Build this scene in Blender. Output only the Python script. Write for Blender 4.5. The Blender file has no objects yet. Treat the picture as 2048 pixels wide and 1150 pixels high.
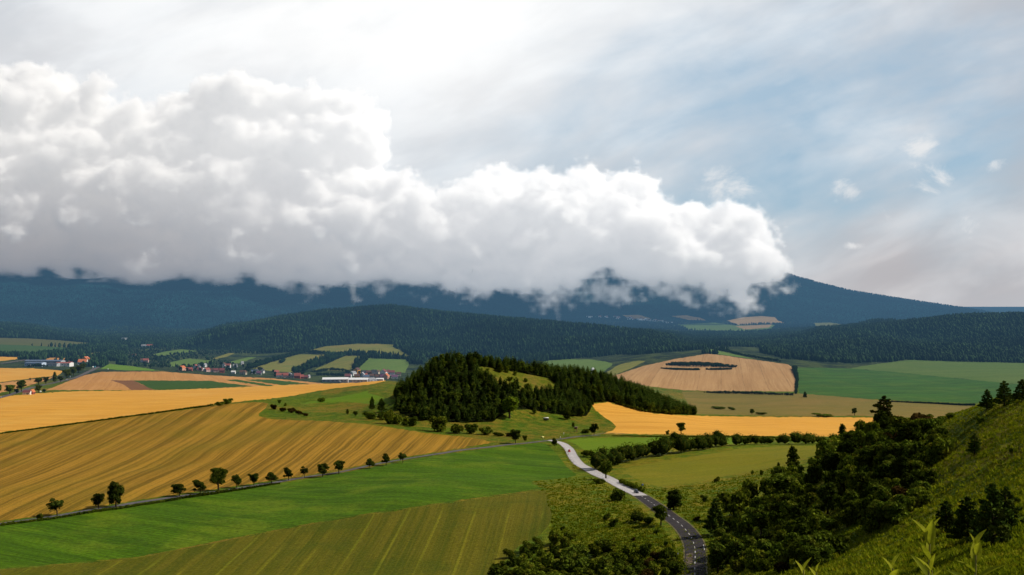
import bpy, bmesh, math, random
import numpy as np
from mathutils import Vector, Matrix
from mathutils.geometry import delaunay_2d_cdt

RNG = np.random.default_rng(7)
random.seed(7)
F = 1967.0            # focal length in pixels of the 2048 px wide photograph
HZ = 600.0            # row of the horizon
ZC = 180.0            # height of the eye above the datum
scene = bpy.context.scene
COL = scene.collection

# ------------------------------------------------------------------ basics
def tag(o, label=None, cat=None, group=None, kind=None):
    if label: o['label'] = label
    if cat: o['category'] = cat
    if group: o['group'] = group
    if kind: o['kind'] = kind
    return o

def np_mesh(name, verts, faces, mats=None, fmat=None, smooth=False, attrs=None):
    """mesh from an (n,3) array and an (m,k) array of faces (all k-gons), or a list of such arrays"""
    me = bpy.data.meshes.new(name)
    if not isinstance(faces, list): faces = [faces]
    verts = np.asarray(verts, np.float32)
    me.vertices.add(len(verts)); me.vertices.foreach_set('co', verts.ravel())
    nl = sum(f.size for f in faces); npoly = sum(len(f) for f in faces)
    me.loops.add(nl); me.polygons.add(npoly)
    me.loops.foreach_set('vertex_index', np.concatenate([f.ravel() for f in faces]).astype(np.int32))
    tot = np.concatenate([np.full(len(f), f.shape[1]) for f in faces]).astype(np.int32)
    st = np.concatenate([[0], np.cumsum(tot)[:-1]]).astype(np.int32)
    me.polygons.foreach_set('loop_start', st)
    try: me.polygons.foreach_set('loop_total', tot)
    except Exception: pass
    if mats is not None:
        for m in (mats if isinstance(mats, (list, tuple)) else [mats]): me.materials.append(m)
    if fmat is not None: me.polygons.foreach_set('material_index', np.asarray(fmat, np.int32))
    if smooth: me.polygons.foreach_set('use_smooth', np.ones(npoly, bool))
    if attrs:
        for k, a in attrs.items():
            at = me.attributes.new(k, 'FLOAT', 'POINT'); at.data.foreach_set('value', np.asarray(a, np.float32))
    me.update(calc_edges=True)
    return me

def link(name, me, parent=None, loc=None):
    o = bpy.data.objects.new(name, me); COL.objects.link(o)
    if parent is not None: o.parent = parent
    if loc is not None: o.location = loc
    return o

def empty(name, loc, rz=0.0, s=1.0):
    o = bpy.data.objects.new(name, None); COL.objects.link(o)
    o.empty_display_size = 1.0
    o.location = loc; o.rotation_euler = (0, 0, rz); o.scale = (s, s, s) if np.isscalar(s) else s
    return o

# ------------------------------------------------------------------ terrain heights
# control points of the land: bearing (as a photo column), photo row it shows at, forward distance in metres
CP = [
 # slope right below the viewpoint
 (-700,1700,6),(1024,1750,6),(2700,1700,6),(-700,1480,30),(400,1480,30),(1024,1480,30),(1500,1420,30),(2048,1420,30),(2700,1400,30),
 (-700,1400,110),(100,1400,110),(700,1390,110),(1200,1340,110),
 (-700,1290,210),(100,1290,210),(700,1290,210),(1150,1260,210),
 # lower left fields
 (-700,1200,340),(0,1150,335),(300,1150,340),(700,1150,335),(1000,1150,322),(1250,1150,305),(1390,1150,290),
 (1394,1100,325),(1372,1058,360),(1330,1025,395),(1300,1003,430),(1272,985,465),(1210,955,540),(1155,926,640),(1133,893,745),(1105,881,790),
 (1000,890,745),(800,920,640),(600,956,565),(400,987,505),(200,1017,457),(0,1047,420),(-350,1100,370),(-700,1150,350),
 (560,1040,432),(200,1085,390),(800,990,470),(1000,960,520),(1080,1040,400),(1200,1060,370),
 (-700,950,800),(-350,915,840),(0,868,880),(250,833,985),(430,808,1070),(530,805,1050),(540,838,905),(700,845,860),(850,866,805),(950,878,775),
 (300,900,720),(600,895,700),
 # golden field and the plain behind
 (-700,830,1350),(0,830,1080),(0,790,1450),(250,800,1250),(300,780,1500),(500,777,1480),(620,772,1430),(700,768,1400),(775,760,1330),
 (640,800,1130),(700,790,1160),(760,782,1180),(760,830,965),(640,835,920),
 (100,775,1620),(0,745,2050),(200,738,2250),(330,745,2050),(440,765,1680),(560,764,1760),(650,767,1700),(-400,760,1900),(-700,740,2300),
 (500,752,2150),(560,751,2220),(680,768,2050),(750,757,2250),(820,745,2350),
 (600,725,2650),(750,728,2500),(720,690,3050),(600,710,2850),(560,745,2330),(450,720,2700),(350,730,2550),(320,700,3200),
 (150,697,3100),(0,705,2750),(0,678,3450),(200,690,3400),(260,682,3700),(-400,690,3200),(-700,680,3600),
 # right half
 (1190,822,1060),(1215,850,920),(1350,872,850),(1600,874,850),(1720,872,880),(1300,815,1090),(1500,834,1150),(1700,835,1200),(1900,838,1250),
 (1390,829,1190),(1600,810,1420),(1420,795,1560),(1950,822,1450),(1250,800,1400),(1150,790,1700),
 (1590,784,1640),(1368,781,1650),(1225,754,1780),(1290,733,2050),(1415,708,2320),(1500,718,2260),(1590,736,2080),(1450,745,1930),
 (1110,735,2300),(1180,722,2450),(1000,730,2500),(1060,716,2700),(1420,698,2600),
 (1800,799,1560),(1960,807,1580),(2040,763,1950),(1900,740,2200),(1710,738,2200),(1820,720,2450),(2048,726,2450),(2400,740,2200),(2400,810,1600),
 (1250,893,730),(1400,885,740),(1241,942,570),(1316,974,490),(1480,947,530),(1645,893,690),(1480,898,680),(1400,940,560),
 (1430,975,480),(1409,1003,430),(1450,1060,350),
 # hill spur on the right
 (1500,1010,385),(1600,975,385),(1480,1120,285),(1440,1150,285),(1560,1090,260),(1600,1020,300),(1680,930,350),(1750,900,320),(1800,870,305),(1880,843,285),(1960,815,262),
 (2048,797,242),(2200,760,220),(2500,735,200),(2800,720,200),
 (1700,1120,165),(1800,1000,215),(1860,920,250),(1950,990,165),(2048,1000,130),(2048,900,180),(2048,1150,72),(1850,1150,92),(1650,1150,130),(1540,1150,190),
 (2400,1000,110),(2400,1200,60),
 (1960,900,420),(2200,900,420),(2600,880,420),(1950,880,650),(2300,880,650),(2700,860,700),(2000,855,950),(2500,850,1000),(1850,880,600),
]
# far plain
for _u in (-1000, 100, 600, 1024, 1500, 2048, 2900):
    CP += [(_u, HZ + 165*F/5200, 5200), (_u, HZ + 165*F/7000, 7000), (_u, HZ + 165*F/12000, 12000), (_u, HZ + 165*F/26000, 26000)]
for _u in (-1000, 100, 600):
    CP += [(_u, HZ + 160*F/4200, 4200)]
_cp = np.array(CP, float)
_P = np.stack([(_cp[:, 0]-1024)/230.0, np.log(_cp[:, 2])*3.4], 1)
_Z = ZC + (HZ-_cp[:, 1])/F*_cp[:, 2]
def _ker(r2): return 0.5*r2*np.log(r2 + 1e-9)
def _tps():
    n = len(_P)
    d2 = ((_P[:, None]-_P[None])**2).sum(2)
    A = np.zeros((n+3, n+3)); A[:n, :n] = _ker(d2) + np.eye(n)*0.02
    A[:n, n] = 1; A[:n, n+1:] = _P; A[n, :n] = 1; A[n+1:, :n] = _P.T
    return np.linalg.solve(A, np.concatenate([_Z, np.zeros(3)]))
_W = _tps()

def upsample(a, fy, fx, ny, nx):
    """smooth (Catmull-Rom) resample of a at fractional rows fy and columns fx"""
    def ax(f, n):
        i = np.clip(np.floor(f).astype(int), 0, n-2); t = f-i
        w = np.stack([-.5*t+t*t-.5*t**3, 1-2.5*t*t+1.5*t**3, .5*t+2*t*t-1.5*t**3, -.5*t*t+.5*t**3])
        idx = np.clip(np.stack([i-1, i, i+1, i+2]), 0, n-1)
        return idx, w
    iy, wy = ax(fy, ny); ix, wx = ax(fx, nx)
    b = sum(wy[k][:, None]*a[iy[k]] for k in range(4))
    return sum(wx[k][None]*b[:, ix[k]] for k in range(4))

def fbm2(x, y, octaves=4, seed=0, gain=0.5):
    """cheap periodic value noise, -1..1"""
    out = np.zeros(np.broadcast(x, y).shape); a = 1.0; tot = 0
    for o in range(octaves):
        g = np.random.default_rng(seed*31+o).uniform(-1, 1, (64, 64))
        xi = np.floor(x).astype(int); yi = np.floor(y).astype(int); tx = x-xi; ty = y-yi
        tx = tx*tx*(3-2*tx); ty = ty*ty*(3-2*ty)
        g00 = g[yi % 64, xi % 64]; g10 = g[yi % 64, (xi+1) % 64]; g01 = g[(yi+1) % 64, xi % 64]; g11 = g[(yi+1) % 64, (xi+1) % 64]
        out = out + a*((g00*(1-tx)+g10*tx)*(1-ty)+(g01*(1-tx)+g11*tx)*ty)
        tot += a; a *= gain; x = x*2.03+7.1; y = y*2.03+3.7
    return out/tot*1.6

U0, U1, NU = -2000.0, 2000.0, 667
V0, V1, NV = math.log(1.2), math.log(26000.0), 1000
UG = np.linspace(U0, U1, NU); VG = np.linspace(V0, V1, NV)
def base_grid():
    uc = np.linspace(U0, U1, 201); vc = np.linspace(V0, V1, 320)
    uu, vv = np.meshgrid(uc, vc)
    q = np.stack([uu.ravel()/230.0, vv.ravel()*3.4], 1)
    z = _W[-3] + q @ _W[-2:]
    for k in range(len(_P)):
        z += _W[k]*_ker((q[:, 0]-_P[k, 0])**2 + (q[:, 1]-_P[k, 1])**2)
    z = z.reshape(uu.shape)
    return upsample(z, (VG-V0)/(V1-V0)*319, (UG-U0)/(U1-U0)*200, 320, 201)
ZG = base_grid()
UU, VV = np.meshgrid(UG, VG)
YY = np.exp(VV); XX = UU*YY/F
# the wooded knoll in the middle and its tail to the right
def bump(px, Y, amp, sx, sy):
    cx = (px-1024)*Y/F
    return amp*np.exp(-((XX-cx)/sx)**2*.5 - ((YY-Y)/sy)**2*.5)
KN = bump(925, 1005, 40, 47, 60) + bump(868, 985, 11, 25, 45) + bump(1050, 1060, 27, 44, 52) + bump(1150, 1110, 29, 45, 48) + bump(1240, 1150, 15, 45, 40)
ZG = ZG + KN

def smax(a, b, k):
    h = np.clip(.5+.5*(a-b)/k, 0, 1)
    return b*(1-h)+a*h + k*h*(1-h)
RID = np.zeros((NV, NU), np.int8)     # which forested ridge a spot belongs to
def ridge(crest, Yc, Yf, noise, nscale, seed, tree=0.0, back=0.35, rid=0):
    """crest: (px,py) outline of the ridge; Yc/Yf: (px,dist) of crest and of foot"""
    global ZG, RID
    cx, cy = np.array(crest, float).T; cx = cx-1024
    py = np.interp(UG, cx, cy)
    yc = np.interp(UG, np.array(Yc)[:, 0]-1024, np.array(Yc)[:, 1]); yf = np.interp(UG, np.array(Yf)[:, 0]-1024, np.array(Yf)[:, 1])
    zc = ZC + (HZ-py)/F*yc - tree
    vc = np.log(yc)[None]; vf = np.log(yf)[None]
    t = (VV-vf)/(vc-vf)
    s = np.where(t < 1, np.clip(t, 0, 1), 1-np.clip((VV-vc)/back, 0, 1))
    s = np.where(t < 1, 0.55*s + 0.45*s*s*(3-2*s), s*s*(3-2*s))
    zfoot = np.array([np.interp(np.log(yf[i]), VG, ZG[:, i]) for i in range(NU)])[None]
    n = fbm2(XX/nscale+50, YY/nscale*0.8+50, 4, seed)*noise*(np.where(UU > 450, .25, 1.0) if rid == 4 else 1.0)*np.clip(4*s*(1-s), 0, 1)
    add = np.maximum(0, (zc[None]-zfoot)*s + n*(s > 0))
    amp = np.clip((zc-zfoot[0])/30, 0, 1)[None]
    m = (s > 0)*amp
    RID = np.where((m > 0.02) & (zfoot+add >= ZG-1), rid, RID)
    ZG = np.where(m > 0, np.maximum(ZG, ZG*(1-m) + (zfoot+add)*m), ZG)

R1C = [(280,735),(335,694),(450,657),(560,634),(640,622),(700,618),(780,612),(900,627),(1050,641),(1200,653),(1340,670),(1430,697),(1500,722),(1540,760)]
R1Y = [(300,3500),(700,3800),(1100,3400),(1430,2800)]
R1F = [(280,3350),(450,3150),(560,3000),(620,3020),(720,3100),(800,2950),(900,2800),(1100,2720),(1300,2600),(1430,2480),(1540,2500)]
R2C = [(1330,735),(1390,672),(1500,670),(1600,666),(1650,660),(1750,650),(1850,640),(1920,631),(2048,627),(2300,620),(2900,625)]
R2Y = [(1390,3700),(1700,3500),(2048,3300),(2900,3300)]
R2F = [(1330,2900),(1440,2650),(1560,2420),(1700,2330),(1820,2500),(2048,2500),(2900,2500)]
R3C = [(-900,630),(-300,640),(0,647),(70,652),(150,664),(230,680),(290,700),(320,720)]
R3Y = [(-900,4300),(0,4300),(320,4000)]
R3F = [(-900,3400),(0,3470),(100,3430),(200,3420),(320,3600)]
R4C = [(-1000,470),(0,470),(500,468),(900,478),(1100,512),(1195,534),(1300,520),(1450,515),(1530,528),(1585,550),(1640,566),(1700,581),(1800,597),(1900,612),(1965,622),(2048,640),(2120,668)]
R4Y = [(-1000,9000),(1500,9300),(2048,9000)]
R4F = [(-1000,5200),(300,5200),(800,6000),(1180,6900),(1560,6900),(1900,6700),(2120,6500)]
ridge(R4C, R4Y, R4F, 75, 560, 3, tree=0, back=.3, rid=4)
ridge(R3C, R3Y, R3F, 10, 300, 5, tree=6, rid=3)
ridge(R2C, R2Y, R2F, 30, 300, 6, tree=6, rid=2)
ridge(R1C, R1Y, R1F, 28, 280, 4, tree=6, rid=1)
_nb = np.clip((YY-12)/25, 0, 1); ZG = ZG*_nb + (ZC-1.3-0.42*YY)*(1-_nb)
# small undulations of the ground, rougher on the spur and the knoll
_rough = np.clip(np.exp(-((UU-760)/330)**2)*np.exp(-((YY-190)/170)**2), 0, 1)
ZG = ZG + fbm2(XX/14, YY/14, 3, 8)*0.9*_rough + fbm2(XX/70+9, YY/70, 3, 9)*np.where(YY > 300, 0.9, 0.2)

def zfun(u, v):
    fu = np.clip((np.asarray(u, float)-U0)/(U1-U0)*(NU-1), 0, NU-1.001); fv = np.clip((np.asarray(v, float)-V0)/(V1-V0)*(NV-1), 0, NV-1.001)
    i = fu.astype(int); j = fv.astype(int); a = fu-i; b = fv-j
    return (ZG[j, i]*(1-a)+ZG[j, i+1]*a)*(1-b) + (ZG[j+1, i]*(1-a)+ZG[j+1, i+1]*a)*b
def ground(x, y):
    """height of the land at plan position x, y"""
    y = np.maximum(np.asarray(y, float), 1.3)
    return zfun(np.asarray(x, float)/y*F, np.log(y))

_vs = np.linspace(math.log(20), math.log(15000), 3000)
def cast(px, py, far=False):
    """first point of the land seen at photo position px, py -> (u, v); the far flag takes the last one"""
    u = px-1024.0
    z = zfun(np.full(3000, u), _vs); rows = HZ - F*(z-ZC)/np.exp(_vs)
    hit = rows <= py
    k = int(np.argmax(hit)) if hit.any() else 2999
    if k == 0: return u, _vs[0]
    r0, r1 = rows[k-1], rows[k]
    t = (r0-py)/(r0-r1) if r0 != r1 else 0
    return u, _vs[k-1]+(_vs[k]-_vs[k-1])*min(max(t, 0), 1)
def at(px, py, ymin=0):
    """the place on the land seen at a photo position (beyond ymin metres)"""
    if ymin:
        u = px-1024.0; vs = np.linspace(math.log(ymin), math.log(15000), 2500)
        rows = HZ - F*(zfun(np.full(2500, u), vs)-ZC)/np.exp(vs); v = vs[int(np.argmax(rows <= py))]
    else: u, v = cast(px, py)
    Y = math.exp(v)
    return Vector((u*Y/F, Y, float(zfun(u, v))))
def place(px, Y):
    x = (px-1024)*Y/F
    return Vector((x, Y, float(ground(x, Y))))
# ------------------------------------------------------------------ node helper
class N:
    def __init__(self, name, world=False):
        if world:
            w = bpy.data.worlds.new(name); w.use_nodes = True; self.id = w
        else:
            self.id = bpy.data.materials.new(name); self.id.use_nodes = True
        self.t = self.id.node_tree; self.t.nodes.clear()
    def n(self, typ, ins=None, out=0, **props):
        nd = self.t.nodes.new(typ)
        for k, v in props.items(): setattr(nd, k, v)
        for k, v in (ins or {}).items(): self.set(nd.inputs[k], v)
        return nd.outputs[out] if out is not None else nd
    def set(self, sock, v):
        if isinstance(v, bpy.types.NodeSocket): self.t.links.new(v, sock)
        elif v is not None:
            if isinstance(v, (tuple, list)) and sock.type == 'RGBA' and len(v) == 3: v = (*v, 1)
            sock.default_value = v
    def m(self, op, a, b=None, c=None, clamp=False):
        return self.n('ShaderNodeMath', {0: a, 1: b, 2: c}, operation=op, use_clamp=clamp)
    def vm(self, op, a, b=None, out=0):
        ins = {0: a}
        if b is not None: ins[3 if op == 'SCALE' else 1] = b
        return self.n('ShaderNodeVectorMath', ins, out, operation=op)
    def mr(self, v, a, b, c=0.0, d=1.0, smooth=True):
        return self.n('ShaderNodeMapRange', {0: v, 1: a, 2: b, 3: c, 4: d}, interpolation_type='SMOOTHSTEP' if smooth else 'LINEAR')
    def mix(self, f, a, b, blend='MIX'):
        nd = self.n('ShaderNodeMix', out=None, data_type='RGBA', blend_type=blend)
        self.set(nd.inputs[0], f); self.set(nd.inputs[6], a); self.set(nd.inputs[7], b)
        return nd.outputs[2]
    def noise(self, vec, scale=1.0, detail=3.0, rough=0.55, dist=0.0):
        return self.n('ShaderNodeTexNoise', {'Vector': vec, 'Scale': scale, 'Detail': detail, 'Roughness': rough, 'Distortion': dist})
    def xyz(self, v):
        nd = self.n('ShaderNodeSeparateXYZ', {0: v}, out=None); return nd.outputs
    def comb(self, x, y, z):
        return self.n('ShaderNodeCombineXYZ', {0: x, 1: y, 2: z})

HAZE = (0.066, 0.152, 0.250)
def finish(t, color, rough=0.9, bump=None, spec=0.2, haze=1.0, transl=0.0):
    """principled (or leaf) surface with blue distance haze painted in, which depends only on where the surface stands"""
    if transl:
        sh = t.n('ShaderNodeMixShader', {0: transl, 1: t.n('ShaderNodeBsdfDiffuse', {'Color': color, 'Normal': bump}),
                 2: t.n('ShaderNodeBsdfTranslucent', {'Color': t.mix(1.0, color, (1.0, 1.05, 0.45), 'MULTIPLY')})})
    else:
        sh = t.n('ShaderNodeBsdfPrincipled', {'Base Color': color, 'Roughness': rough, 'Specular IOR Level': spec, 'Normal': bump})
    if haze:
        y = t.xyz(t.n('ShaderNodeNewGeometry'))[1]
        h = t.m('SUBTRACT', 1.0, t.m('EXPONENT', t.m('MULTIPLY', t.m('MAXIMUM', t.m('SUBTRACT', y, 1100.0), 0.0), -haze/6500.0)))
        sh = t.n('ShaderNodeMixShader', {0: h, 1: sh, 2: t.n('ShaderNodeEmission', {'Color': HAZE, 'Strength': 1.0})})  # haze painted on as blue emission, stronger further off
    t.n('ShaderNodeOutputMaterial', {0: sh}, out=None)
    return t.id

def rowcoords(t, pos, az=None, fan=None):
    """across / along coordinates of the rows of a field"""
    x, y, z = t.xyz(pos)
    if fan is not None:
        x0, yb, k = fan
        s = t.m('MULTIPLY', t.m('DIVIDE', t.m('SUBTRACT', x, x0), t.m('ADD', y, yb)), k)
        return s, y
    a = math.radians(az); c, sn = math.cos(a), math.sin(a)
    s = t.m('SUBTRACT', t.m('MULTIPLY', x, c), t.m('MULTIPLY', y, sn))
    l = t.m('ADD', t.m('MULTIPLY', x, sn), t.m('MULTIPLY', y, c))
    return s, l

def field_mat(name, c1, c2, c3, az=0.0, period=8.0, stretch=40.0, streak=1.0, patch=60.0, patchamt=0.5, fan=None, bump=0.3, tram=0.0, tramdark=0.55, grain=0.35, lo=0.36, hi=0.64, grainscale=0.9):
    """c1/c2: the two row colours; c3: colour of the worn patches; tram: spacing of the wheel tracks"""
    t = N(name)
    pos = t.n('ShaderNodeNewGeometry')
    s, l = rowcoords(t, pos, az, fan)
    w = t.m('MULTIPLY', t.m('SUBTRACT', t.noise(pos, 1/75.0, 2), 0.5), period*0.45)
    s2 = t.m('ADD', s, w)
    st1 = t.noise(t.comb(t.m('DIVIDE', s2, period), t.m('DIVIDE', l, period*stretch), 0.0), 1.0, 3.5, 0.62)
    st2 = t.noise(t.comb(t.m('DIVIDE', s2, period*0.20), t.m('DIVIDE', l, period*stretch*0.6), 3.0), 1.0, 3.0, 0.65)
    f = t.mr(t.m('ADD', t.m('MULTIPLY', st1, 0.55), t.m('MULTIPLY', st2, 0.45)), lo, hi)
    col = t.mix(t.m('MULTIPLY', f, streak), c1, c2)
    pn = t.mr(t.noise(pos, 1.0/patch, 4, 0.6), 0.45, 0.7)
    col = t.mix(t.m('MULTIPLY', pn, patchamt), col, c3)
    if tram:
        d = t.m('PINGPONG', t.m('ADD', s, t.m('MULTIPLY', w, 0.25)), tram/2)
        k = t.mr(d, 0.25, 0.9, 1.0, 0.0)
        k = t.m('MULTIPLY', k, t.mr(t.noise(t.comb(t.m('DIVIDE', s, 30.0), t.m('DIVIDE', l, 60.0), 7.0), 1.0, 2), .3, .6))
        col = t.mix(t.m('MULTIPLY', k, 0.8), col, t.mix(1.0, col, (tramdark, tramdark, tramdark), 'MULTIPLY'))
    g = t.noise(pos, grainscale, 3, 0.7)
    gv = t.mr(g, 0.25, 0.75, 1-grain, 1+grain, smooth=False)
    col = t.mix(1.0, col, t.comb(gv, gv, gv), 'MULTIPLY')
    b = t.n('ShaderNodeBump', {'Strength': bump, 'Distance': 0.6, 'Height': t.m('ADD', g, t.m('MULTIPLY', st2, 0.8))})
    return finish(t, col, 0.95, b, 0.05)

def grass_mat(name, cols, scale=1.0, bump=0.6, dry=0.5):
    """rough grassland: tufts, worn and dry patches"""
    t = N(name)
    pos = t.n('ShaderNodeNewGeometry')
    big = t.noise(pos, 1/70.0/scale, 4, 0.6); mid = t.noise(pos, 1/11.0/scale, 4, 0.65); fine = t.noise(pos, 1/1.3/scale, 4, 0.7)
    col = t.mix(t.mr(mid, 0.35, 0.65), cols[0], cols[1])
    col = t.mix(t.m('MULTIPLY', t.mr(t.m('ADD', t.m('MULTIPLY', big, .6), t.m('MULTIPLY', mid, .4)), 0.46, 0.62), dry), col, cols[2])
    if len(cols) > 3:
        col = t.mix(t.m('MULTIPLY', t.mr(t.noise(pos, 1/26.0/scale, 3, .7), .58, .7), .75), col, cols[3])
    gv = t.mr(fine, 0.25, 0.75, 0.45, 1.5, smooth=False)
    col = t.mix(1.0, col, t.comb(gv, gv, gv), 'MULTIPLY')
    b = t.n('ShaderNodeBump', {'Strength': bump, 'Distance': 1.0*scale, 'Height': t.m('ADD', fine, t.m('MULTIPLY', mid, 1.5))})
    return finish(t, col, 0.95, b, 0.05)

def forest_floor_mat(name, c1, c2, sc, haze=1.0, bump=0.9, dist=10.0):
    t = N(name)
    pos = t.n('ShaderNodeNewGeometry')
    a = t.noise(pos, 1/sc, 4, 0.75); b2 = t.noise(pos, 1/(sc*9), 4, 0.6)
    col = t.mix(t.mr(a, .35, .65), c1, c2)
    gv = t.m('MULTIPLY', t.mr(b2, .3, .7, .6, 1.4), t.mr(t.noise(pos, 1/(sc*38), 4, .65), .35, .65, .6, 1.5))
    col = t.mix(1.0, col, t.comb(gv, gv, gv), 'MULTIPLY')
    b = t.n('ShaderNodeBump', {'Strength': bump, 'Distance': dist, 'Height': a})
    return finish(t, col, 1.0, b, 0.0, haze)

GOLD1, GOLD2 = (0.64, 0.33, 0.055), (0.52, 0.245, 0.036)
M = {}
def grassland_mat():
    t = N('rough_grassland')
    pos = t.n('ShaderNodeNewGeometry')
    def at_(n): return t.n('ShaderNodeAttribute', None, 2, attribute_name=n)
    big = t.noise(pos, 1/70.0, 4, 0.6); mid = t.noise(pos, 1/9.0, 4, 0.65); fine = t.noise(pos, 1/2.4, 6, 0.78)
    dry = t.mr(t.m('ADD', t.m('MULTIPLY', big, .55), t.m('MULTIPLY', mid, .45)), .45, .62); dry2 = t.mr(t.noise(pos, 1/22.0, 4, .7), .57, .70)
    m_ = t.mr(mid, .35, .65)
    def zone(cols, d, d2):
        c = t.mix(m_, cols[0], cols[1]); c = t.mix(t.m('MULTIPLY', dry, d), c, cols[2]); return t.mix(t.m('MULTIPLY', dry2, d2), c, cols[3])
    col = zone([(0.052, 0.098, 0.005), (0.098, 0.130, 0.007), (0.175, 0.125, 0.014), (0.034, 0.058, 0.005)], .95, .7)
    col = t.mix(at_('w_verge'), col, zone([(0.070, 0.115, 0.005), (0.145, 0.160, 0.008), (0.23, 0.155, 0.014), (0.045, 0.075, 0.004)], .6, .5))
    col = t.mix(at_('w_hill'), col, zone([(0.062, 0.105, 0.004), (0.165, 0.185, 0.008), (0.22, 0.165, 0.014), (0.12, 0.060, 0.008)], .7, .5))
    w = t.mr(t.noise(pos, 1/60.0, 5, .75), .42, .6)
    col = t.mix(at_('w_wild'), col, t.mix(w, (0.012, 0.024, 0.012), (0.055, 0.075, 0.020)))
    gv = t.mr(fine, 0.28, 0.72, 0.35, 1.6, smooth=False)
    col = t.mix(1.0, col, t.comb(gv, gv, gv), 'MULTIPLY')
    b = t.n('ShaderNodeBump', {'Strength': 0.9, 'Distance': 1.2, 'Height': t.m('ADD', fine, t.m('MULTIPLY', mid, 1.5))})
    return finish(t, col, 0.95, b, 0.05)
M['grassland'] = grassland_mat()
M['knoll'] = grass_mat('knoll_grass', [(0.070, 0.092, 0.006), (0.130, 0.120, 0.010), (0.165, 0.110, 0.024), (0.03, 0.046, 0.005)], 0.7, 0.6, 0.6)
M['wood_floor'] = forest_floor_mat('wood_floor', (0.010, 0.016, 0.005), (0.022, 0.03, 0.008), 3.0, 0.3)
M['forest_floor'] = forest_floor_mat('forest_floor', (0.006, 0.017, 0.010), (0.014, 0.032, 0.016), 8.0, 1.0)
M['mountain'] = forest_floor_mat('mountain_forest', (0.004, 0.022, 0.026), (0.012, 0.045, 0.045), 26.0, 1.0, 1.0, 30.0)

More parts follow.
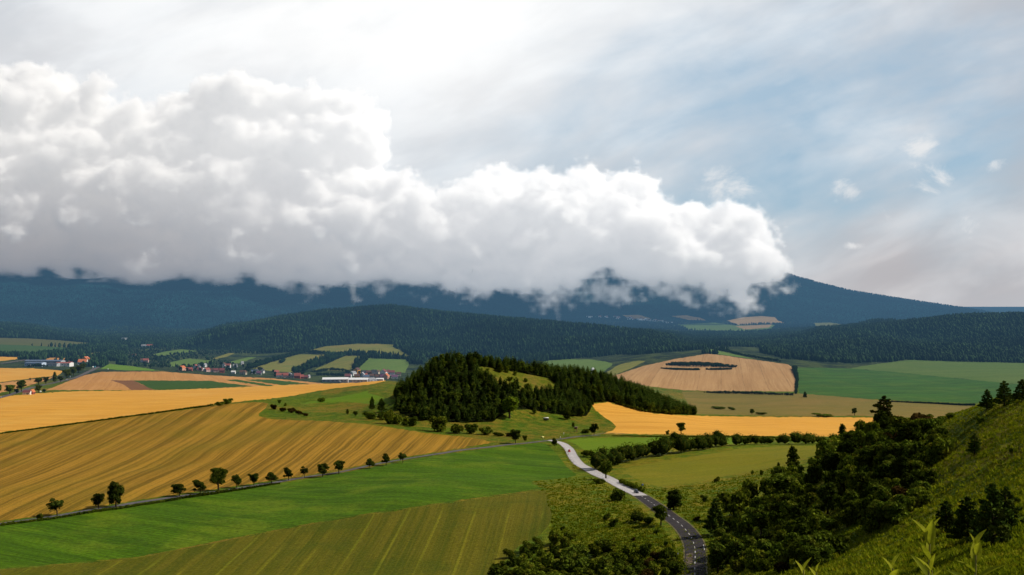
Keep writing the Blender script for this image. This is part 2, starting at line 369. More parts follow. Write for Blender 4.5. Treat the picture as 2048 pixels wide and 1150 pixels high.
FIELDS = [
 # name, material, outline in photo positions (turned into places on the land below)
 ('stubble_field', field_mat('striped_stubble', (0.325,0.175,0.019), (0.145,0.085,0.008), (0.150,0.125,0.008), fan=(-115,500,1150), period=7.5, stretch=90, patch=130, patchamt=.45, bump=.4, lo=.42, hi=.58, grain=.35),
  [(-300,908),(-150,890),(0,868),(120,852),(250,835),(330,825),(430,811),(480,806),(520,804),(538,807),(531,816),(518,827),(517,832),(540,838),(600,841),(660,842),(720,847),(790,856),(850,866),(920,872),(965,879),(985,885),(900,899.5),(800,915.5),(700,935),(600,951.5),(500,968),(400,982.5),(300,996),(200,1013),(100,1030),(0,1042),(-150,1062),(-300,1082)]),
 ('green_field', field_mat('young_green_crop', (0.030,0.072,0.002), (0.064,0.130,0.003), (0.125,0.165,0.008), az=-62, period=10, stretch=12, patch=34, patchamt=.6, bump=.5, grain=.45, tram=26, tramdark=.6, grainscale=.6),
  [(-300,1096),(-150,1076),(0,1051),(100,1037),(200,1021),(300,1005),(400,990.5),(500,976),(600,959.5),(700,943),(800,923.5),(900,907.5),(1000,893),(1085,885.5),(1097,890),(1112,907),(1130,930),(1146,944),(1153,950),(1140,955),(1110,959),(1066,962),(1062,966),(1085,977),(1050,982),(1000,989),(850,1010),(700,1032),(580,1054),(444,1080),(273,1114),(0,1138),(-300,1170)]),
 ('mown_field', field_mat('mown_hay_field', (0.066,0.072,0.003), (0.115,0.100,0.006), (0.045,0.070,0.003), fan=(-60,700,1300), period=5.5, stretch=50, patch=40, patchamt=.55, bump=.5, grain=.45, tram=17, tramdark=1.7),
  [(-300,1174),(0,1141),(273,1117),(444,1083),(580,1057),(700,1035),(850,1013),(1000,992),(1060,984),(1088,980),(1100,1005),(1104,1030),(1098,1050),(1080,1070),(1040,1090),(1015,1115),(990,1150),(960,1210),(300,1240),(-300,1240)]),
 ('wheat_field', field_mat('ripe_wheat', GOLD1, GOLD2, (0.62,0.36,0.08), az=-66, period=13, stretch=14, patch=120, patchamt=.4, bump=.2, grain=.14, tram=30, tramdark=.75),
  [(-300,812),(-150,802),(0,793),(60,788),(130,783),(250,781),(330,780),(450,776),(560,770),(640,768),(700,765.5),(740,762.5),(770,760.5),(772,762),(745,768),(690,774),(640,781),(590,791),(545,797),(500,801),(450,806),(430,808),(330,822),(250,832),(120,849),(0,865),(-150,887),(-300,905)]),
 ('barley_field', field_mat('pale_barley', (0.50,0.255,0.085), (0.40,0.19,0.055), (0.46,0.22,0.05), az=-20, period=12, stretch=30, patch=90, patchamt=.5, bump=.2, grain=.15, tram=36, tramdark=.6),
  [(93,780),(130,765),(170,750),(203,743.5),(325,743),(420,750.5),(547,757),(600,762),(650,767.5),(640,768),(560,770),(450,776),(330,779),(270,780.5),(150,780)]),
 ('ploughed_strip', field_mat('ploughed_soil', (0.22,0.10,0.045), (0.15,0.07,0.03), (0.2,0.10,0.04), az=-62, period=9, stretch=20, bump=.3),
  [(219,761),(267,760.6),(308,780),(263,780),(246,768)]),
 ('green_strip', field_mat('beet_crop', (0.032,0.072,0.012), (0.045,0.095,0.014), (0.045,0.09,0.012), az=-62, period=9, stretch=20),
  [(267,760.6),(420,761.7),(506,772.6),(430,776),(308,780)]),
 ('green_strip', 'green_strip', [(451,760),(475,759),(547,771),(533,772.3)]),
 ('green_strip', 'green_strip', [(485,759),(543,759),(619,767.5),(564,770)]),
 ('green_paddock', field_mat('bright_paddock', (0.10,0.20,0.012), (0.13,0.21,0.015), (0.09,0.17,0.012), az=30, period=9),
  [(202,737),(210,732),(219,727.5),(270,733),(321,741),(250,741)]),
 ('wheat_field', 'wheat_field', [(-300,732),(-100,735),(0,736),(60,736.5),(126,741),(116,751),(60,757),(0,764),(-300,768)]),
 ('barley_field', 'barley_field', [(-300,771),(0,766),(60,759),(112,752.5),(90,761),(60,771),(0,786),(-300,805)]),
 ('barley_field', 'barley_field', [(85,722),(99,715.5),(150,716),(205,719),(206,724),(150,722)]),
 ('pasture', field_mat('far_pasture', (0.115,0.105,0.030), (0.08,0.095,0.025), (0.10,0.09,0.03), az=60, period=30, patch=200),
  [(-300,676),(0,675.5),(60,677),(130,681.5),(200,687.5),(154,696),(60,691),(0,689),(-300,690)]),
 ('far_green_field', field_mat('far_green_crop', (0.040,0.085,0.020), (0.050,0.10,0.024), (0.06,0.10,0.025), az=60, period=30, patch=200),
  [(-300,690),(0,689),(60,691),(154,696.5),(137,703),(68,711.5),(0,712),(-300,714)]),
 ('wheat_field', 'wheat_field', [(-300,716),(0,713.5),(61,714.5),(30,719),(0,722),(-300,726)]),
 ('pasture', 'pasture', [(145,712),(180,706),(208,703),(218,707),(200,712),(165,716)]),
 ('hay_meadow', field_mat('far_hay_meadow', (0.19,0.18,0.035), (0.14,0.155,0.03), (0.23,0.18,0.045), az=25, period=24, patch=90, patchamt=.7),
  [(611,702.5),(652,692.5),(714,687.5),(757,687.5),(794,689.5),(786,694),(800,700),(812,708),(830,717),(792,715),(753,711),(675,706)]),
 ('hay_meadow', 'hay_meadow', [(501,736),(539,724),(597,708.5),(662,709.5),(628,724),(589,745),(548,742.5)]),
 ('hay_meadow', 'hay_meadow', [(624.5,740.5),(691,711.5),(726,711.5),(706,732),(703,743)]),
 ('green_pasture', field_mat('far_grass', (0.095,0.165,0.030), (0.12,0.18,0.035), (0.13,0.17,0.035), az=25, period=24, patch=120),
  [(714,740),(736,716.5),(812,719),(818,726),(810,745.5),(763,743.5)]),
 ('green_pasture', 'green_pasture', [(302.5,710),(330,703),(362,698.5),(396.5,702),(360,707),(328,712)]),
 ('green_pasture', 'green_pasture', [(340,724),(379,717),(430,722),(400,731),(342,733)]),
 ('hay_meadow', 'hay_meadow', [(426,717),(458,706),(470,707),(450,714),(428,719)]),
 ('green_pasture', 'green_pasture', [(458,724),(495,714.5),(513,714.5),(478,727)]),
 ('green_pasture', 'green_pasture', [(1085,724),(1100,720.6),(1140,718.5),(1179,718.5),(1215,724),(1226,727.5),(1210,742),(1190,753),(1120,753),(1085,740)]),
 ('hay_meadow', 'hay_meadow', [(1213,744),(1240,729),(1275,721),(1290,722.5),(1262,737),(1224,752)]),
 ('barley_field', field_mat('combed_barley', (0.44,0.265,0.115), (0.32,0.18,0.072), (0.38,0.21,0.085), az=12, period=15, stretch=26, patch=150, patchamt=.5, bump=.3, grain=.15, tram=40, tramdark=.6),
  [(1220,754),(1286.6,732),(1350,718),(1414,707.5),(1445,710.5),(1491,717),(1578,729),(1588,740),(1595,783),(1512,782.5),(1430,782),(1368,780.5),(1287,771)]),
 ('green_pasture', 'green_pasture', [(1418,697.5),(1440,701),(1480,711),(1507,718),(1491,716),(1445,709.5),(1416,706)]),
 ('clover_field', field_mat('dark_clover', (0.030,0.078,0.012), (0.045,0.115,0.014), (0.12,0.15,0.02), az=60, period=22, stretch=10, patch=55, patchamt=.22),
  [(1594,735),(1650,735.5),(1706,737),(1800,745),(1900,755),(2013,766),(2060,770),(2400,780,1850),(2400,818,1500),(2048,808,1535),(1960,806.3),(1850,803),(1752,798.5),(1604,795),(1598,783),(1592,745)]),
 ('green_pasture', field_mat('pale_pasture', (0.072,0.125,0.025), (0.095,0.145,0.03), (0.10,0.14,0.03), az=70, period=30, patch=160),
  [(1701,736.5),(1760,727),(1819,719.8),(1900,723),(2048,726),(2400,730,2400),(2400,780,1850),(2060,770),(2013,766),(1900,755),(1800,745)]),
 ('fallow_field', field_mat('olive_fallow', (0.185,0.135,0.030), (0.135,0.115,0.022), (0.22,0.14,0.035), az=75, period=20, stretch=14, patch=80, patchamt=.6),
  [(1363,783),(1430,784),(1512,785),(1594,787),(1680,793),(1752,800),(1850,805),(1955,809.3),(2048,811,1530),(2200,816,1490),(2200,835,1230),(1952,831,1230),(1850,831.5,1235),(1750,832),(1640,831.5),(1512,831),(1394,828),(1380,815)]),
 ('wheat_field', field_mat('ripe_wheat_near', GOLD1, GOLD2, (0.66,0.34,0.055), az=78, period=11, stretch=18, patch=70, patchamt=.4, bump=.25, grain=.16, tram=28, tramdark=.7),
  [(1183,808),(1215,804.5),(1307,827),(1394,832),(1512,833.5),(1742,835),(1900,838,1200),(2200,838,1150),(2200,872,850),(1880,873,870),(1760,873.5,870),(1640,872.5),(1480,871.5),(1350,869.5),(1207,867),(1228,859),(1232,852),(1218,840),(1192,822)]),
 ('green_field', field_mat('lime_green_crop', (0.088,0.155,0.006), (0.118,0.185,0.008), (0.14,0.18,0.01), az=75, period=10, stretch=14, patch=60, patchamt=.4),
  [(1132.5,880.5),(1160,877),(1210,875),(1349,875),(1480,876.5),(1545,879.5),(1520,884),(1440,889),(1350,895),(1252,903),(1202,910.6),(1176,906),(1155,890)]),
 ('olive_field', field_mat('mown_olive_crop', (0.165,0.150,0.008), (0.125,0.130,0.006), (0.20,0.15,0.010), az=62, period=9, stretch=20, patch=50, patchamt=.4, tram=22, tramdark=.75),
  [(1243,942.6),(1294,927),(1405,910.6),(1480,898),(1560,893),(1650,890.5),(1646,905),(1600,920),(1530,938),(1480,947),(1377,967),(1316,973.5),(1274,957.5)]),
 ('bright_meadow', field_mat('bright_grass', (0.075,0.150,0.005), (0.10,0.165,0.007), (0.13,0.15,0.01), az=80, period=14, patch=30),
  [(600,808),(640,800),(700,790),(738,781),(735,786),(760,793),(790,800),(770,812),(735,808),(690,803),(640,806)]),
 # far fields under the mountain
 ('barley_field', field_mat('far_barley', (0.42,0.27,0.12), (0.34,0.22,0.10), (0.30,0.21,0.10), az=60, period=60, patch=200),
  [(1244,630.5),(1277,629.5),(1304,637),(1290,640),(1257,636)]),
 ('barley_field', 'far_barley', [(1341,632),(1372,630.5),(1402,636),(1413,641),(1378,640)]),
 ('barley_field', 'far_barley', [(1454,641),(1487,634.5),(1523,632),(1550,634.5),(1555,641),(1577,647.5),(1523,647.5),(1476,650)]),
 ('green_pasture', 'green_pasture', [(1350,649),(1427,645),(1470,651),(1550,650),(1542,661),(1468,662),(1380,660)]),
 ('barley_field', 'far_barley', [(1470,652),(1545,649),(1538,655),(1490,659)]),
 ('hay_meadow', 'hay_meadow', [(1627,646),(1660,645),(1690,650),(1688,656),(1632,656)]),
]
def densify(pl, step):
    out = []
    if any(len(p) == 3 for p in pl):
        for p, q in zip(pl, pl[1:]+pl[:1]):
            k = max(1, int(math.hypot(q[0]-p[0], q[1]-p[1])/step))
            Yp = p[2] if len(p) == 3 else (math.exp(cast(*p)[1]) if len(q) == 3 else 0); Yq = q[2] if len(q) == 3 else (math.exp(cast(*q)[1]) if len(p) == 3 else 0)
            for i in range(k):
                f = i/k
                out.append((p[0]+(q[0]-p[0])*f, p[1]+(q[1]-p[1])*f) + ((Yp+(Yq-Yp)*f,) if Yp else ()))
        return out
    for (a, b), (c, d) in zip(pl, pl[1:]+pl[:1]):
        k = max(1, int(math.hypot(c-a, d-b)/step))
        out += [(a+(c-a)*i/k, b+(d-b)*i/k) for i in range(k)]
    return out
def inside(poly, pts):
    p = np.asarray(poly); x, y = pts[:, 0], pts[:, 1]; res = np.zeros(len(pts), bool)
    lo, hi = p.min(0), p.max(0)
    sel = np.nonzero((x >= lo[0]) & (x <= hi[0]) & (y >= lo[1]) & (y <= hi[1]))[0]
    if not len(sel): return res
    X, Yv = x[sel], y[sel]; r = np.zeros(len(sel), bool)
    q = np.roll(p, -1, 0)
    for (x1, y1), (x2, y2) in zip(p, q):
        if y1 == y2: continue
        c = (y1 > Yv) != (y2 > Yv)
        r ^= c & (X < (x2-x1)*(Yv-y1)/(y2-y1)+x1)
    res[sel] = r
    return res

# plan-view outlines of the woods on the knoll (photo columns and distances)
def uv(px, Y): return (px-1024.0, math.log(Y))
def edge_uv(px, py): return cast(px, py)
KNOLL_WOOD = [uv(*p) for p in ((793,935),(800,905),(830,880),(870,868),(930,868),(985,880),(1000,905),(1025,930),(1060,945),(1100,950),(1140,955),(1172,965),(1180,990))] + [cast(*p) for p in ((1186,805),(1217,803),(1260,814),(1305,825.5),(1350,829),(1390,830.5))] + [uv(*p) for p in ((1392,1215),(1340,1240),(1240,1235),(1150,1200),(1080,1160),(1010,1110),(930,1090),(850,1080),(803,1030),(790,980))]
CLEARING = [uv(*p) for p in ((950,990),(972,977),(1010,974),(1045,982),(1078,998),(1105,1016),(1122,1034),(1096,1046),(1050,1032),(1000,1014),(965,1003))]

def build_ground():
    us = np.unique(np.concatenate([np.arange(-1980, -1150, 36), np.arange(-1150, 1151, 7), np.arange(1186, 1981, 36)]).astype(float))
    vs = []
    for a, b, dv in ((1.4, 60, .08), (60, 250, .016), (250, 1250, .007), (1250, 3200, .010), (3200, 4600, .012), (4600, 12000, .02), (12000, 25500, .1)):
        vs += list(np.arange(math.log(a), math.log(b), dv))
    vs = np.array(vs)
    S = 300.0        # scale of v so triangles are well shaped
    uu, vv = np.meshgrid(us, vs)
    pts = np.stack([uu.ravel(), vv.ravel()*S], 1)
    pts[:, 0] += RNG.uniform(-.4, .4, len(pts)) * (np.abs(pts[:, 0]) < 1140)
    polys = []; mats = {}; jr = np.random.default_rng(3)
    ev = [Vector(p) for p in pts]; ee = []
    for name, mat, pl in FIELDS:
        if isinstance(mat, str):
            mat = mats.get(mat) or next(m for k, m in mats.items() if k == mat)
        elif name not in mats: mats[name] = mat
        if mat.name.startswith('far_barley'): mats['far_barley'] = mat
        q = []
        for p in densify(pl, 5):
            u, v = cast(p[0]+jr.normal()*.55, p[1]+jr.normal()*.4*min(1, (p[1]-640)/150)) if len(p) == 2 else (p[0]-1024.0, math.log(p[2])); q.append((u, v*S))
        polys.append((name, mat, q))
    for name, mat, q in (('knoll_wood_floor', M['wood_floor'], KNOLL_WOOD), ('knoll_clearing', M['knoll'], CLEARING)):
        polys.append((name, mat, [(a, b*S) for a, b in densify([(a, b*S) for a, b in q], 6)] if False else [(a, b) for a, b in densify([(a, b*S) for a, b in q], 6)]))
    for name, mat, q in polys:
        b = len(ev); k = len(q)
        ev += [Vector(p) for p in q]; ee += [(b+i, b+(i+1) % k) for i in range(k)]
    r = delaunay_2d_cdt(ev, ee, [], 0, 1e-4, False)
    P = np.array([tuple(p) for p in r[0]]); T = np.array([f for f in r[2] if len(f) == 3], np.int64)
    Y = np.exp(P[:, 1]/S); X = P[:, 0]*Y/F; Z = zfun(P[:, 0], P[:, 1]/S)
    V3 = np.stack([X, Y, Z], 1)
    # keep faces up
    e1 = V3[T[:, 1]]-V3[T[:, 0]]; e2 = V3[T[:, 2]]-V3[T[:, 0]]; nn = np.cross(e1, e2)
    fl = nn[:, 2] < 0; T[fl] = T[fl][:, ::-1]; nn[fl] *= -1
    VN = np.zeros_like(V3)
    for k in range(3): np.add.at(VN, T[:, k], nn)
    VN /= np.linalg.norm(VN, axis=1, keepdims=True)+1e-12
    C = (P[T[:, 0]]+P[T[:, 1]]+P[T[:, 2]])/3
    reg = np.full(len(T), -1)
    for i, (name, mat, q) in enumerate(polys): reg[inside(q, C)] = i
    # what is left over: forested ridges, mountain, hill spur, rough meadow
    ci = np.clip(((C[:, 0]-U0)/(U1-U0)*(NU-1)).round().astype(int), 0, NU-1); cj = np.clip(((C[:, 1]/S-V0)/(V1-V0)*(NV-1)).round().astype(int), 0, NV-1)
    rid = RID[cj, ci]; Yc = np.exp(C[:, 1]/S)
    rest = reg < 0
    n0 = len(polys)
    extra = [('forested_hill', M['forest_floor'], rest & (rid >= 1) & (rid <= 3)), ('mountain', M['mountain'], rest & (rid == 4))]
    for k, (n_, m_, sel) in enumerate(extra): reg[sel] = n0+k
    reg[reg < 0] = n0+len(extra)
    names = [(a, b) for a, b, _ in polys]+[(a, b) for a, b, _ in extra]+[('grassland', M['grassland'])]
    for i, (name, mat) in enumerate(names):
        sel = reg == i
        if not sel.any(): continue
        t = T[sel]; ids, inv = np.unique(t.ravel(), return_inverse=True)
        at_ = None
        if name == 'grassland':
            u_, y_ = P[ids, 0], Y[ids]; nz = fbm2(X[ids]/18, y_/18, 3, 21)*.5
            near_ = np.clip((u_-330)/120+nz, 0, 1)
            yl = 285 + near_*150
            hill = np.clip((yl-y_)/60 + .5 + nz, 0, 1)
            verge = np.clip((770-y_)/50+nz, 0, 1)*np.clip((u_-40)/40+nz, 0, 1)*(1-hill)
            wild = np.clip((y_-1700)/250+nz, 0, 1)
            at_ = {'w_hill': hill, 'w_verge': verge, 'w_wild': wild}
        me = np_mesh(name, V3[ids], inv.reshape(-1, 3), mat, smooth=True, attrs=at_)
        me.normals_split_custom_set_from_vertices([tuple(n) for n in VN[ids]])
        tag(link(name, me), kind='structure')
build_ground()
# ------------------------------------------------------------------ camera, sun, sky
cam = bpy.data.cameras.new('camera'); cam.sensor_width = 36.0; cam.lens = 36.0*F/2048.0
cam.shift_y = (HZ-575.0)/2048.0
cam.clip_start = 0.1; cam.clip_end = 60000.0
cam_o = bpy.data.objects.new('camera', cam); COL.objects.link(cam_o)
cam_o.location = (0, 0, ZC); cam_o.rotation_euler = (math.radians(90), 0, 0)
scene.camera = cam_o

SUN_AZ, SUN_EL = math.radians(86.0), math.radians(44.0)      # clockwise from the view direction (+Y)
sun = bpy.data.lights.new('sun', 'SUN'); sun.energy = 4.6; sun.angle = math.radians(0.9); sun.color = (1.0, 0.93, 0.82)
sun_o = bpy.data.objects.new('sun', sun); COL.objects.link(sun_o)
sd = Vector((math.sin(SUN_AZ)*math.cos(SUN_EL), math.cos(SUN_AZ)*math.cos(SUN_EL), math.sin(SUN_EL)))
sun_o.rotation_euler = sd.to_track_quat('Z', 'Y').to_euler(); sun_o.location = (0, 0, 3000)

def build_world():
    t = N('World', world=True)
    scene.world = t.id
    t.id.cycles.sampling_method = 'MANUAL'; t.id.cycles.sample_map_resolution = 256
    sky = t.n('ShaderNodeTexSky', sky_type='NISHITA', sun_disc=False, sun_elevation=SUN_EL, sun_rotation=SUN_AZ, air_density=1.0, dust_density=1.5, ozone_density=1.5)
    d = t.n('ShaderNodeTexCoord')          # generated = direction
    x, y, z = t.xyz(d)
    ya = t.m('MAXIMUM', y, 0.06)
    a = t.m('DIVIDE', x, ya); b = t.m('DIVIDE', z, ya)          # tangents of bearing and elevation ahead
    def blob(px, py, rx, ry, soft=1.0):
        u = t.m('DIVIDE', t.m('SUBTRACT', a, (px-1024)/F), rx/F); v = t.m('DIVIDE', t.m('SUBTRACT', b, (HZ-py)/F), ry/F)
        return t.m('EXPONENT', t.m('MULTIPLY', t.m('ADD', t.m('MULTIPLY', u, u), t.m('MULTIPLY', v, v)), -soft))
    # high layer cloud: long streaks, tilted
    ca, sa = math.cos(math.radians(19)), math.sin(math.radians(19))
    p = t.m('ADD', t.m('MULTIPLY', a, ca), t.m('MULTIPLY', b, sa)); q = t.m('SUBTRACT', t.m('MULTIPLY', b, ca), t.m('MULTIPLY', a, sa))
    st = t.noise(t.comb(t.m('MULTIPLY', p, 4.6), t.m('MULTIPLY', q, 15.0), 1.3), 1.0, 4, 0.5, 0.35)
    st2 = t.noise(t.comb(t.m('MULTIPLY', p, 13.0), t.m('MULTIPLY', q, 36.0), 4.7), 1.0, 3, 0.5, 0.4)
    puff = t.noise(t.comb(t.m('MULTIPLY', a, 9.0), t.m('MULTIPLY', b, 15.0), 2.0), 1.0, 6, 0.6, 0.3)
    n = t.m('ADD', t.m('ADD', t.m('MULTIPLY', st, 0.62), t.m('MULTIPLY', st2, 0.14)), t.m('MULTIPLY', puff, 0.24))
    open_ = t.m('ADD', t.m('ADD', blob(1420, 330, 430, 120), t.m('MULTIPLY', blob(1750, 280, 360, 190), 0.8)), t.m('ADD', t.m('MULTIPLY', blob(1250, 190, 330, 170), .55), t.m('MULTIPLY', blob(1800, 110, 460, 160), .6)), clamp=False)
    open_ = t.m('MINIMUM', open_, 1.0)
    cov = t.m('ADD', t.m('SUBTRACT', 0.95, t.m('MULTIPLY', open_, 0.55)), t.m('MULTIPLY', t.m('SUBTRACT', n, 0.5), t.m('ADD', 0.85, t.m('MULTIPLY', open_, 2.3))), clamp=True)
    blue = t.mix(0.25, (0.36, 0.53, 0.68), t.mix(1.0, sky, (0.10, 0.10, 0.10), 'MULTIPLY'))
    pale = t.mix(t.m('MAXIMUM', blob(1850, 560, 480, 170), t.m('MULTIPLY', blob(2100, 250, 230, 420), .8)), (0.775, 0.80, 0.83), (0.60, 0.585, 0.60))
    shade = t.mr(t.noise(t.comb(t.m('MULTIPLY', p, 6.0), t.m('MULTIPLY', q, 14.0), 11.0), 1.0, 4, .55, .3), .34, .66, .80, 1.07)
    pale = t.mix(1.0, pale, t.comb(shade, shade, t.m('ADD', t.m('MULTIPLY', shade, .93), .07)), 'MULTIPLY')
    col = t.mix(cov, blue, pale)
    # bright veil painted into the cloud ahead; the sun itself stands far right
    veil = t.m('MAXIMUM', blob(760, -40, 560, 280), t.m('MULTIPLY', blob(800, 120, 620, 190), .5), clamp=True)
    col = t.mix(t.m('MULTIPLY', veil, t.mr(n, .25, .6, .6, 1.0)), col, (1.10, 1.10, 1.09))
    # small torn cumulus scraps to the right
    sc = t.noise(t.comb(t.m('MULTIPLY', a, 24.0), t.m('MULTIPLY', b, 30.0), 9.0), 1.0, 7, 0.62, 0.4)
    sc2 = t.noise(t.comb(t.m('MULTIPLY', a, 10.0), t.m('MULTIPLY', b, 14.0), 5.0), 1.0, 3, 0.5)
    mk = None
    for px, py, rx, ry, w in ((1455,372,70,42,1.0),(1692,378,34,30,1.1),(1715,492,40,12,.9),(1840,285,50,40,.8),(1860,350,60,50,.75),(1990,330,45,22,.7),(1570,250,40,16,.5),(1960,420,130,60,.4),(1300,350,60,24,.4),(2040,470,50,60,.7),(1900,440,90,60,.55),(1930,560,120,40,.45),(1800,430,70,50,.5)):
        g = t.m('MULTIPLY', blob(px, py, rx*1.25, ry*1.25), w)
        mk = g if mk is None else t.m('MAXIMUM', mk, g)
    s = t.mr(t.m('ADD', t.m('MULTIPLY', mk, 0.75), t.m('MULTIPLY', t.m('SUBTRACT', sc, 0.5), 1.3)), 0.40, 0.78)
    s = t.m('MULTIPLY', s, t.mr(mk, 0.03, 0.35))
    col = t.mix(t.m('MULTIPLY', s, 0.8), col, (0.86, 0.86, 0.86))
    # the unseen rest of the sky, darkened overhead and behind to cut ambient light
    dark = t.mix(0.5, (0.15, 0.17, 0.20), t.mix(1.0, sky, (0.05, 0.05, 0.05), 'MULTIPLY'))
    k = t.m('MULTIPLY', t.mr(y, 0.25, 0.80), t.mr(z, 0.62, 0.36))
    col = t.mix(k, dark, col)
    t.n('ShaderNodeOutputWorld', {0: t.n('ShaderNodeBackground', {'Color': col, 'Strength': 1.0})}, out=None)
build_world()
scene.view_settings.view_transform = 'Standard'; scene.view_settings.look = 'None'; scene.view_settings.exposure = 0.0; scene.view_settings.gamma = 1.0
scene.render.engine = 'CYCLES'
cy = scene.cycles
cy.use_denoising = True; cy.use_adaptive_sampling = True; cy.adaptive_threshold = 0.03; cy.adaptive_min_samples = 16
try: cy.denoiser = 'OPENIMAGEDENOISE'
except Exception: pass
cy.max_bounces = 6; cy.diffuse_bounces = 2; cy.glossy_bounces = 2; cy.transmission_bounces = 3; cy.transparent_max_bounces = 8; cy.volume_bounces = 1
cy.use_fast_gi = False
cy.sample_clamp_indirect = 4.0
# ------------------------------------------------------------------ the cloud bank lying on the mountain
def noise3(shape, cells, seed, octaves=5, gain=0.55):
    """fractal value noise on a grid of the given shape, roughly -1..1"""
    out = np.zeros(shape, np.float32); a = 1.0; tot = 0.0
    for o in range(octaves):
        c = [max(2, int(round(k*(2**o)))) for k in cells]
        c = [min(c[i], shape[i]) for i in range(3)]
        g = np.random.default_rng(seed+o*13).uniform(-1, 1, [k+3 for k in c]).astype(np.float32)
        for ax in range(3):
            f = np.linspace(0.5, c[ax]+0.499, shape[ax]); i = np.floor(f).astype(int); t = (f-i).astype(np.float32)
            t = t*t*(3-2*t)
            sh = [1, 1, 1]; sh[ax] = -1
            g = np.take(g, i, ax)*(1-t.reshape(sh)) + np.take(g, i+1, ax)*t.reshape(sh)
        out += a*g; tot += a*a; a *= gain
    return out/math.sqrt(tot)*1.7

